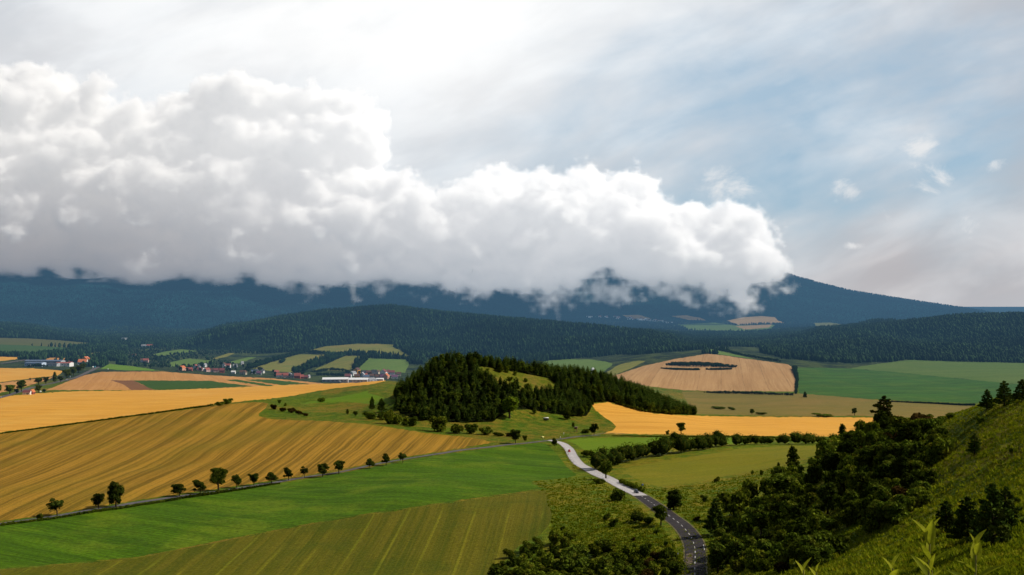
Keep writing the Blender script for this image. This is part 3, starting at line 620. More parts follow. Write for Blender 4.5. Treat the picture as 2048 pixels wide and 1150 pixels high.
def build_cloud():
    rng = np.random.default_rng(11)
    Ym = 7000.0
    S = Ym/F
    X0, X1 = (-150-1024)*S, (1640-1024)*S
    Y0, Y1 = 5900.0, 8300.0
    Z0, Z1 = ZC-190.0, ZC+(600-110)*S*1.04
    h = 14.0
    nx, ny, nz = int((X1-X0)/h), int((Y1-Y0)/(h*1.4)), int((Z1-Z0)/h)
    gx = X0+(np.arange(nx)+.5)*(X1-X0)/nx; gy = Y0+(np.arange(ny)+.5)*(Y1-Y0)/ny; gz = Z0+(np.arange(nz)+.5)*(Z1-Z0)/nz
    top = [(-200,150),(0,160),(60,140),(130,160),(200,190),(260,225),(310,235),(345,205),(385,160),(420,148),(470,160),(510,185),(560,198),(620,205),(690,198),(730,215),(752,262),(770,310),(800,360),(835,392),(880,420),(915,405),(950,362),(985,362),(1030,378),(1070,352),(1105,352),(1150,358),(1200,348),(1250,356),(1300,368),(1322,402),(1380,428),(1430,448),(1480,438),(1530,462),(1575,470),(1592,505),(1590,540),(1600,580)]
    bot = [(-200,640),(0,640),(120,628),(250,628),(400,624),(600,610),(690,600),(760,584),(900,586),(1060,582),(1150,570),(1175,540),(1215,540),(1260,556),(1340,565),(1420,560),(1490,580),(1570,585),(1600,560)]
    top = [(x-max(0, (x-1250)*.17), y) for x, y in top]; tx, ty = np.array(top, float).T; bx, by = np.array(bot, float).T
    sd = np.full((nx, ny, nz), 900.0, np.float32)
    def blob(px, py, Y, r, sq=0.85):
        c = np.array([(px-1024)*Y/F, Y, ZC+(HZ-py)*Y/F])
        i0, i1 = np.searchsorted(gx, [c[0]-r-260, c[0]+r+260]); j0, j1 = np.searchsorted(gy, [c[1]-r-260, c[1]+r+260]); k0, k1 = np.searchsorted(gz, [c[2]-r-260, c[2]+r+260])
        if i1 <= i0 or j1 <= j0 or k1 <= k0: return
        d = np.sqrt(((gx[i0:i1, None, None]-c[0]))**2 + ((gy[None, j0:j1, None]-c[1])*sq)**2 + ((gz[None, None, k0:k1]-c[2]))**2) - r
        b = sd[i0:i1, j0:j1, k0:k1]
        # smooth union
        k = 60.0
        m = np.minimum(b, d); e = np.maximum(k-np.abs(b-d), 0)/k
        sd[i0:i1, j0:j1, k0:k1] = m-e*e*k*0.2
    for i in range(1500):
        px = rng.uniform(-190, 1590); t_ = np.interp(px, tx, ty); b_ = np.interp(px, bx, by)
        if b_-t_ < 20: continue
        py = t_+(b_-t_)*rng.uniform(0.0, 1.0)**0.8
        # distance (in rows) to the outline
        qx = np.linspace(px-130, px+130, 27)
        dt = np.min(np.hypot(qx-px, np.interp(qx, tx, ty)-py)); db = np.min(np.hypot(qx-px, np.interp(qx, bx, by)-py))
        edge = min(dt if py > t_ else 0, db, max(1540-px, 0))
        r = min(edge*rng.uniform(.75, 1.0), rng.uniform(28, 85))
        if r < 9: continue
        Y = 6700 + rng.uniform(-1, 1)*(430-r*2.0) + 520*(1-np.clip((py-150)/430, 0, 1))*0.5 + 250
        blob(px, py, Y, r*S)
    n = noise3(sd.shape, (15, 7, 6), 5, 6, 0.66)
    n2 = noise3(sd.shape, (44, 20, 18), 77, 4, 0.72)
    bl = np.abs(noise3(sd.shape, (17, 9, 7), 205, 1))*1.3 + np.abs(noise3(sd.shape, (38, 18, 15), 305, 1))*.65 + np.abs(noise3(sd.shape, (80, 36, 30), 405, 2))*.35
    zz = np.broadcast_to(gz[None, None], sd.shape)
    # the foot of the bank is frayed, its top firm
    py_mid = HZ-(zz-ZC)*F/Ym
    low = np.clip((py_mid-505)/75, 0, 1)
    d = -sd - 62 + bl*78*(1-.5*low) + n*(50+55*low) + n2*(44+30*low)
    dens = np.clip(d/(70+90*low), 0, 1)
    dens = dens*dens*(3-2*dens)*(1-.5*low)
    # loose wisps hanging off it and rising from the forest
    wz = np.zeros_like(dens)
    for px, py0, py1, Y, r, lean in ((1108,578,640,6450,10,8),(1121,592,616,6450,5,-6),(1100,580,606,6450,6,8),(706,572,604,6300,6,2),(1190,575,600,6550,10,20),(1250,570,590,6600,9,14)):
        for k in np.linspace(0, 1, 9):
            c = ((px+lean*k-1024)*Y/F, Y, ZC+(HZ-(py0+(py1-py0)*k))*Y/F); rr = r*S*(1-.6*k)
            i0, i1 = np.searchsorted(gx, [c[0]-90, c[0]+90]); j0, j1 = np.searchsorted(gy, [c[1]-110, c[1]+110]); k0, k1 = np.searchsorted(gz, [c[2]-90, c[2]+90])
            if i1 <= i0 or j1 <= j0 or k1 <= k0: continue
            dd = ((gx[i0:i1, None, None]-c[0])**2+((gy[None, j0:j1, None]-c[1])*.5)**2+(gz[None, None, k0:k1]-c[2])**2)/(rr*rr)
            wz[i0:i1, j0:j1, k0:k1] = np.maximum(wz[i0:i1, j0:j1, k0:k1], np.exp(-dd))
    dens = np.maximum(dens, 0.16*np.clip(wz*(1.0+n*.9+n2*.7)-.15, 0, 1))
    for ax in (0, 1, 2):
        sl = [slice(None)]*3
        for e in (0, -1): sl[ax] = e; dens[tuple(sl)] = 0
    dens[dens < 0.004] = 0
    # voxel store: one vertex per voxel, read back by index in the volume's node tree
    me = bpy.data.meshes.new('cloud_bank')
    me.vertices.add(dens.size)
    at_ = me.attributes.new('d', 'FLOAT', 'POINT'); at_.data.foreach_set('value', np.ascontiguousarray(dens.transpose(2, 1, 0)).ravel().astype(np.float32))
    ng = bpy.data.node_groups.new('cloud_volume', 'GeometryNodeTree')
    ng.interface.new_socket('Geometry', in_out='INPUT', socket_type='NodeSocketGeometry'); ng.interface.new_socket('Geometry', in_out='OUTPUT', socket_type='NodeSocketGeometry')
    L = ng.links
    def nd(t, **p):
        o = ng.nodes.new(t)
        for k, v in p.items(): setattr(o, k, v)
        return o
    gi, go = nd('NodeGroupInput'), nd('NodeGroupOutput')
    pos = nd('GeometryNodeInputPosition'); sep = nd('ShaderNodeSeparateXYZ'); L.new(pos.outputs[0], sep.inputs[0])
    def mth(op, a, b):
        o = nd('ShaderNodeMath', operation=op)
        for i, v in enumerate((a, b)):
            if v is None: continue
            if isinstance(v, (int, float)): o.inputs[i].default_value = v
            else: L.new(v, o.inputs[i])
        return o.outputs[0]
    def idx(sock, lo, hi, k):
        return mth('MINIMUM', mth('MAXIMUM', mth('ROUND', mth('MULTIPLY', mth('SUBTRACT', sock, lo), (k-1)/(hi-lo)), None), 0.0), float(k-1))
    ix, iy, iz = idx(sep.outputs[0], X0, X1, nx), idx(sep.outputs[1], Y0, Y1, ny), idx(sep.outputs[2], Z0, Z1, nz)
    # integer arithmetic keeps the index exact
    def imth(op, a, b):
        o = nd('FunctionNodeIntegerMath', operation=op)
        for i, v in enumerate((a, b)):
            if isinstance(v, int): o.inputs[i].default_value = v
            else: L.new(v, o.inputs[i])
        return o.outputs[0]
    def toint(s):
        o = nd('FunctionNodeFloatToInt', rounding_mode='ROUND'); L.new(s, o.inputs[0]); return o.outputs[0]
    ii = imth('ADD', toint(ix), imth('MULTIPLY', imth('ADD', toint(iy), imth('MULTIPLY', toint(iz), ny)), nx))
    sam = nd('GeometryNodeSampleIndex', data_type='FLOAT', domain='POINT')
    na = nd('GeometryNodeInputNamedAttribute', data_type='FLOAT'); na.inputs[0].default_value = 'd'
    L.new(gi.outputs[0], sam.inputs['Geometry']); L.new(na.outputs[0], sam.inputs['Value']); L.new(ii, sam.inputs['Index'])
    vc = nd('GeometryNodeVolumeCube')
    L.new(sam.outputs[0], vc.inputs['Density'])
    vc.inputs['Background'].default_value = 0.0
    vc.inputs['Min'].default_value = (X0, Y0, Z0); vc.inputs['Max'].default_value = (X1, Y1, Z1)
    vc.inputs['Resolution X'].default_value = nx; vc.inputs['Resolution Y'].default_value = ny; vc.inputs['Resolution Z'].default_value = nz
    sm = nd('GeometryNodeSetMaterial'); L.new(vc.outputs[0], sm.inputs[0])
    t = N('cloud_vapour')
    dn = t.n('ShaderNodeAttribute', None, 2, attribute_name='density')
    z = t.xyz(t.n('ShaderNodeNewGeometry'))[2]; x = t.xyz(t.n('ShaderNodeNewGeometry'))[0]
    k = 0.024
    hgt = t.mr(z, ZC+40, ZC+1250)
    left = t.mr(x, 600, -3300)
    amb_glow = t.mix(hgt, t.mix(left, (0.20, 0.208, 0.22), (0.095, 0.096, 0.106)), t.mix(left, (0.32, 0.325, 0.33), (0.235, 0.235, 0.235)))  # scattered light painted as a glow: dim low and left, bright high up
    sc = t.n('ShaderNodeVolumeScatter', {'Color': (1, 1, 1), 'Density': t.m('MULTIPLY', dn, k), 'Anisotropy': 0.08})
    em = t.n('ShaderNodeEmission', {'Color': amb_glow, 'Strength': t.m('MULTIPLY', dn, k)})
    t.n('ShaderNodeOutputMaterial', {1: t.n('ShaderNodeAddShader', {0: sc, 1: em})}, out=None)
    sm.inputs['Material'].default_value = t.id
    L.new(sm.outputs[0], go.inputs[0])
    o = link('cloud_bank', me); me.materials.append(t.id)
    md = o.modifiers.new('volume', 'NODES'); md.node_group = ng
    tag(o, 'long white cloud bank with grey frayed base lying across the dark mountain', 'cloud', kind='stuff')
    scene.cycles.volume_step_rate = 1.5; scene.cycles.volume_max_steps = 400
build_cloud()
# ------------------------------------------------------------------ plants
def ico(sub):
    bm = bmesh.new(); bmesh.ops.create_icosphere(bm, subdivisions=sub, radius=1.0)
    v = np.array([x.co[:] for x in bm.verts], np.float32); f = np.array([[w.index for w in x.verts] for x in bm.faces]); bm.free()
    return v, f
ICO1, ICO2 = ico(1), ico(2)

def unit(a): return a/(np.linalg.norm(a, axis=-1, keepdims=True)+1e-9)
def leaves_on(blobs, n, size, rng, depth=0.35, elong=1.6, outward=1.0, under=0.25):
    """small leaf-sprig diamonds spread through the skin of a set of ellipsoids (cx,cy,cz,rx,ry,rz)"""
    B = np.array(blobs, float)
    w = (B[:, 3]*B[:, 4]+B[:, 4]*B[:, 5]); w /= w.sum()
    k = rng.choice(len(B), n, p=w)
    d = unit(rng.normal(size=(n, 3)))
    low = d[:, 2] < -0.2; d[low & (rng.random(n) > under), 2] *= -1
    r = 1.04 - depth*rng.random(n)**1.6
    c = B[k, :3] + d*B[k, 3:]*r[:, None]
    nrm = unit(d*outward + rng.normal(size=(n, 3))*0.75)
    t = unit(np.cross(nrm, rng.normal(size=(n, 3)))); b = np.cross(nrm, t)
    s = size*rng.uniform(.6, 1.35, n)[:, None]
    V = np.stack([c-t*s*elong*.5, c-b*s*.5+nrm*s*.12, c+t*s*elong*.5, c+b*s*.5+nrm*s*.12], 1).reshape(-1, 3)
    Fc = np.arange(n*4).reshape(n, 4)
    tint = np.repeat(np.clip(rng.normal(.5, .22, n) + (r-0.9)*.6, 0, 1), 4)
    return V, Fc, tint
def hulls(blobs, k, rng, base=ICO1):
    v, f = base; V, Fc = [], []
    for i, (x, y, z, a, b, c) in enumerate(blobs):
        V.append(v*np.array([a, b, c])*k*rng.uniform(.85, 1.1, (len(v), 1)) + np.array([x, y, z])); Fc.append(f+i*len(v))
    return np.concatenate(V), np.concatenate(Fc)
def crown_mesh(name, blobs, n, size, mat, rng, hull=0.74, **kw):
    V, Fc, ti = leaves_on(blobs, n, size, rng, **kw)
    if hull:
        hv, hf = hulls(blobs, hull, rng); hf = hf+len(V)
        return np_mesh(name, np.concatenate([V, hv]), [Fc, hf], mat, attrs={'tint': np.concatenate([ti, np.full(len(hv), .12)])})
    return np_mesh(name, V, Fc, mat, attrs={'tint': ti})
def tube(path, radii, sides=7):
    """tapered limb along a list of points -> verts, quads"""
    P = [Vector(p) for p in path]; V, Fc = [], []
    for i, p in enumerate(P):
        d = (P[min(i+1, len(P)-1)]-P[max(i-1, 0)]).normalized()
        x = d.cross(Vector((0.3, 0.9, 0.1))).normalized(); y = d.cross(x)
        for k in range(sides):
            a = 2*math.pi*k/sides; V.append(tuple(p+(x*math.cos(a)+y*math.sin(a))*radii[i]))
        if i:
            for k in range(sides): Fc.append((sides*(i-1)+k, sides*(i-1)+(k+1) % sides, sides*i+(k+1) % sides, sides*i+k))
    return V, Fc
def limbs_mesh(name, limbs, mat, sides=7):
    V, Fc = [], []
    for path, rad in limbs:
        v, f = tube(path, rad, sides); Fc += [tuple(i+len(V) for i in q) for q in f]; V += v
    return np_mesh(name, np.array(V), np.array(Fc), mat, smooth=True)

def leaf_mat(name, dark, light, warm, haze=0.6, transl=0.22):
    t = N(name)
    ti = t.n('ShaderNodeAttribute', None, 2, attribute_name='tint')
    rnd = t.n('ShaderNodeObjectInfo', None, 5)
    pos = t.n('ShaderNodeNewGeometry')
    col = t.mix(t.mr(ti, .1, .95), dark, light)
    col = t.mix(t.m('MULTIPLY', t.mr(t.noise(pos, 0.45, 2), .45, .75), .5), col, warm)
    v = t.m('ADD', 0.58, t.m('MULTIPLY', rnd, 0.9))
    col = t.mix(1.0, col, t.comb(v, v, t.m('MULTIPLY', v, 0.95)), 'MULTIPLY')
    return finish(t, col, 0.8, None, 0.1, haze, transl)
def bark_mat():
    t = N('bark'); pos = t.n('ShaderNodeNewGeometry')
    n = t.noise(pos, 3.0, 4, .7)
    return finish(t, t.mix(n, (0.022, 0.015, 0.010), (0.065, 0.048, 0.034)), 0.95, t.n('ShaderNodeBump', {'Strength': .6, 'Distance': .05, 'Height': n}), .05, .6)
M['bark'] = bark_mat()
M['leaf'] = leaf_mat('broad_leaves', (0.018, 0.032, 0.005), (0.105, 0.145, 0.014), (0.145, 0.13, 0.016))
M['orchard'] = leaf_mat('orchard_leaves', (0.011, 0.019, 0.004), (0.052, 0.076, 0.01), (0.07, 0.066, 0.011))
M['shrub'] = leaf_mat('shrub_leaves', (0.024, 0.04, 0.005), (0.14, 0.175, 0.014), (0.2, 0.165, 0.018))
M['thorn'] = leaf_mat('thorn_leaves', (0.016, 0.012, 0.004), (0.065, 0.045, 0.012), (0.10, 0.045, 0.014))
M['pine'] = leaf_mat('pine_needles', (0.012, 0.024, 0.005), (0.066, 0.105, 0.014), (0.105, 0.1, 0.015), .5, .1)
M['fresh'] = leaf_mat('fresh_leaves', (0.03, 0.055, 0.005), (0.12, 0.175, 0.012), (0.17, 0.16, 0.014))
M['olive_leaf'] = leaf_mat('olive_leaves', (0.05, 0.045, 0.006), (0.20, 0.15, 0.015), (0.24, 0.15, 0.02))
M['valley_leaf'] = leaf_mat('valley_leaves', (0.006, 0.018, 0.008), (0.026, 0.052, 0.014), (0.045, 0.06, 0.014), 1.0, .1)

KIND = {}     # kind -> list of (height, width, [(part, mesh)])
def tree_kind(kind, H, W, parts): KIND.setdefault(kind, []).append((H, W, parts))

def make_kinds():
    for s in range(5):                                      # round fruit trees
        r = np.random.default_rng(100+s); bl = []; H, W = 6.6, 6.7
        for k in range(13):
            a = r.uniform(0, 6.28); q = r.uniform(.35, 1.15)
            bl.append((math.cos(a)*1.95*q, math.sin(a)*1.95*q, r.uniform(2.2, 6.2)-.6*q, r.uniform(.55, 1.25), r.uniform(.55, 1.25), r.uniform(.5, 1.0)))
        bl.append((r.uniform(-.4, .4), r.uniform(-.4, .4), 3.9, 1.5, 1.5, 1.4))
        limbs = [([(0,0,-.4),(.06,.03,.9),(.1,0,1.9)], [.24,.19,.16])] + [([(.1,0,1.7),(b[0]*.5,b[1]*.5,2.9),(b[0],b[1],b[2])], [.12,.085,.03]) for b in bl[:6]]
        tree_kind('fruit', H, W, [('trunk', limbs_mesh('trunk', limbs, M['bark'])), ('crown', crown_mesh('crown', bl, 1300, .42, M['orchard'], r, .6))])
    for s in range(3):                                      # big broadleaf trees
        r = np.random.default_rng(120+s); bl = []; H, W = 12.0, 10.0
        for k in range(16):
            a = r.uniform(0, 6.28); q = r.uniform(.3, 1.0); z = r.uniform(3.4, 10.2); rad = 3.4*math.sqrt(max(.1, 1-((z-6)/5.2)**2))
            bl.append((math.cos(a)*rad*q, math.sin(a)*rad*q, z, r.uniform(1.3, 2.1), r.uniform(1.3, 2.1), r.uniform(1.1, 1.7)))
        bl.append((0, 0, 6.8, 3, 3, 3.6))
        limbs = [([(0,0,-.5),(.1,0,2),(.1,.1,4)], [.45,.36,.3])] + [([(.1,.05,2.6),(b[0]*.5,b[1]*.5,b[2]*.75),(b[0],b[1],b[2])], [.22,.14,.05]) for b in bl[:7]]
        for mk, mm, n_ in (('big', 'leaf', 2600), ('fresh', 'fresh', 2600), ('wood', 'leaf', 1100)):
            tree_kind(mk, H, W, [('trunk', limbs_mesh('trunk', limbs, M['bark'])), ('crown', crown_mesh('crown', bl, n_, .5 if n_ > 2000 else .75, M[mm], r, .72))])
    for s in range(2):                                      # dense upright oval tree, leafy to the ground
        r = np.random.default_rng(140+s); bl = []; H, W = 11.0, 7.2
        for k in range(18):
            z = r.uniform(1.2, 9.6); rad = 2.5*(1-abs((z-5)/6.5)**2.2); a = r.uniform(0, 6.28)
            bl.append((math.cos(a)*rad*.8, math.sin(a)*rad*.8, z, r.uniform(1, 1.5), r.uniform(1, 1.5), r.uniform(1, 1.6)))
        bl.append((0, 0, 5.5, 2.3, 2.3, 4.6))
        tree_kind('oval', H, W, [('trunk', limbs_mesh('trunk', [([(0,0,-.5),(0,.1,1.2),(0,0,6)], [.4,.32,.12])], M['bark'])), ('crown', crown_mesh('crown', bl, 2300, .46, M['orchard'], r, .7))])
    for s in range(3):                                      # slim tree (poplar / birch)
        r = np.random.default_rng(150+s); bl = []; H, W = 10.0, 4.2
        for k in range(15):
            z = 1.8+7.6*k/14; rad = 1.15*(1-abs((z-4.6)/6.0)**1.8); a = k*2.4+r.uniform(-.5, .5)
            bl.append((math.cos(a)*rad*.75, math.sin(a)*rad*.75, z, rad*.7+.3, rad*.7+.3, .95))
        tree_kind('slim', H, W, [('trunk', limbs_mesh('trunk', [([(0,0,-.5),(.05,0,4),(0,0,9)], [.2,.14,.03])], M['bark'])), ('crown', crown_mesh('crown', bl, 1500, .36, M['leaf'], r, .6))])
    for s in range(6):                                      # shrubs
        r = np.random.default_rng(160+s); bl = []; H, W = 3.0, 4.2
        for k in range(8):
            a = r.uniform(0, 6.28); q = r.uniform(.2, 1.3)
            bl.append((math.cos(a)*q, math.sin(a)*q, r.uniform(.35, 2.15), r.uniform(.55, 1.0), r.uniform(.55, 1.0), r.uniform(.5, .85)))
        bl.append((0, 0, .9, 1.25, 1.25, .95))
        limbs = [([(0,0,-.3),(b[0]*.4,b[1]*.4,.5),(b[0]*.9,b[1]*.9,b[2])], [.06,.045,.015]) for b in bl[:5]]
        for mk, mm, n in (('shrub', 'shrub', 1500), ('thorn', 'thorn', 1000), ('dark_shrub', 'leaf', 1400)):
            tree_kind(mk, H, W, [('stem', limbs_mesh('stem', limbs, M['bark'], 5)), ('foliage', crown_mesh('foliage', bl, n, .27, M[mm], r, .66))])
    for s in range(6):                                      # tall woodland pines and spruces
        r = np.random.default_rng(200+s); bl = []; H = 14.0; pointed = s % 2; W = 6.2
        nl = 11
        for k in range(nl):
            f = k/(nl-1); z = 2.2+f*11.2
            rad = (2.9*(1-f)**(.55 if pointed else .32)+.3)*(1 if f > .1 else .8)*r.uniform(.82, 1.15)
            m = max(1, int(3+5*(1-f)))
            for j in range(m):
                a = j*6.283/m+k*1.3+r.uniform(-.35, .35); q = rad*r.uniform(.45, .8)
                bl.append((math.cos(a)*q, math.sin(a)*q, z-.25*q, max(.35, rad*.45), max(.35, rad*.45), .5+.3*(1-f)))
        limbs = [([(0,0,-.6),(0,0,6),(0,0,13.4)], [.3,.2,.03])]
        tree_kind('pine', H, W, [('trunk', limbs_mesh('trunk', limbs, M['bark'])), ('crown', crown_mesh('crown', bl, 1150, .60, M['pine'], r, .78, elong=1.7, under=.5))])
    for s in range(4):                                      # open-grown pines: tiers of boughs
        r = np.random.default_rng(220+s); bl = []; H, W = 9.5, 8.0
        limbs = [([(0,0,-.6),(.1,0,4),(0,.1,9)], [.34,.22,.05])]
        for k in range(10):
            f = k/9; z = 1.0+f*8.0; rad = (3.7*(1-f)**.6+.3)*r.uniform(.7, 1.1)
            m = max(2, int(4+3*(1-f)))
            for j in range(m):
                a = j*6.283/m+k*1.7+r.uniform(-.5, .5); L = rad*r.uniform(.6, 1.05); tip = (math.cos(a)*L, math.sin(a)*L, z+.12*L)
                limbs.append(([(0,0,z-.2),(tip[0]*.6,tip[1]*.6,z+.02),tip], [.07,.05,.015]))
                for q in (.55, .9): bl.append((tip[0]*q, tip[1]*q, z+.12*L*q+.1, .28+.3*L*.3, .28+.3*L*.3, .3))
        tree_kind('wide_pine', H, W, [('trunk', limbs_mesh('trunk', limbs, M['bark'], 5)), ('crown', crown_mesh('crown', bl, 3200, .34, M['pine'], r, .6, elong=2.2, under=.6))])
    for s in range(2):                                      # thin sapling
        r = np.random.default_rng(240+s); bl = []; limbs = [([(0,0,-.3),(.05,0,1.6),(0,.03,3.4)], [.05,.035,.01])]
        for k in range(9):
            a = k*2.4; z = 1.2+k*.26; L = .75*(1-k/14); limbs.append(([(0,0,z-.25),(math.cos(a)*L,math.sin(a)*L,z+.2)], [.02,.006])); bl.append((math.cos(a)*L, math.sin(a)*L, z+.2, .32, .32, .28))
        tree_kind('sapling', 3.7, 2.2, [('trunk', limbs_mesh('trunk', limbs, M['bark'], 5)), ('crown', crown_mesh('crown', bl, 260, .17, M['shrub'], r, 0))])
    for s in range(4):                                      # distant valley trees
        r = np.random.default_rng(260+s); bl = []; H, W = 9.0, 8.0
        for k in range(7):
            a = r.uniform(0, 6.28); q = r.uniform(.4, 1)
            bl.append((math.cos(a)*2.2*q, math.sin(a)*2.2*q, r.uniform(2.5, 7.4), r.uniform(1.2, 1.9), r.uniform(1.2, 1.9), r.uniform(1.1, 1.6)))
        bl.append((0, 0, 4.8, 2.6, 2.6, 3.4))
        tree_kind('valley', H, W, [('trunk', limbs_mesh('trunk', [([(0,0,-.5),(0,0,4)], [.35,.25])], M['bark'], 5)), ('crown', crown_mesh('crown', bl, 380, .8, M['valley_leaf'], r, .75))])
make_kinds()

_rot = np.random.default_rng(5)
def plant(kind, name, p, h, w=None, label=None, cat=None, group=None, var=None):
    """one tree or shrub standing at p: an Empty with its trunk and crown"""
    L = KIND[kind]; H, W, parts = L[int(_rot.integers(len(L))) if var is None else var % len(L)]
    s = h/H; sw = (w/W) if w else s*_rot.uniform(.9, 1.1)
    o = empty(name, p, _rot.uniform(0, 6.28), (sw, sw, s))
    for pn, me in parts: link(pn, me, o)
    return tag(o, label, cat, group)
def plant_px(kind, name, px, py, hpx, wpx=None, label=None, cat='tree', group=None, var=None, ymin=0):
    p = at(px, py, ymin); k = p.y/F
    return plant(kind, name, p, hpx*k, wpx*k if wpx else None, label, cat, group, var)
def nth(i): return ('first','second','third','fourth','fifth','sixth','seventh','eighth','ninth','tenth','eleventh','twelfth','thirteenth','fourteenth','fifteenth','sixteenth')[i]

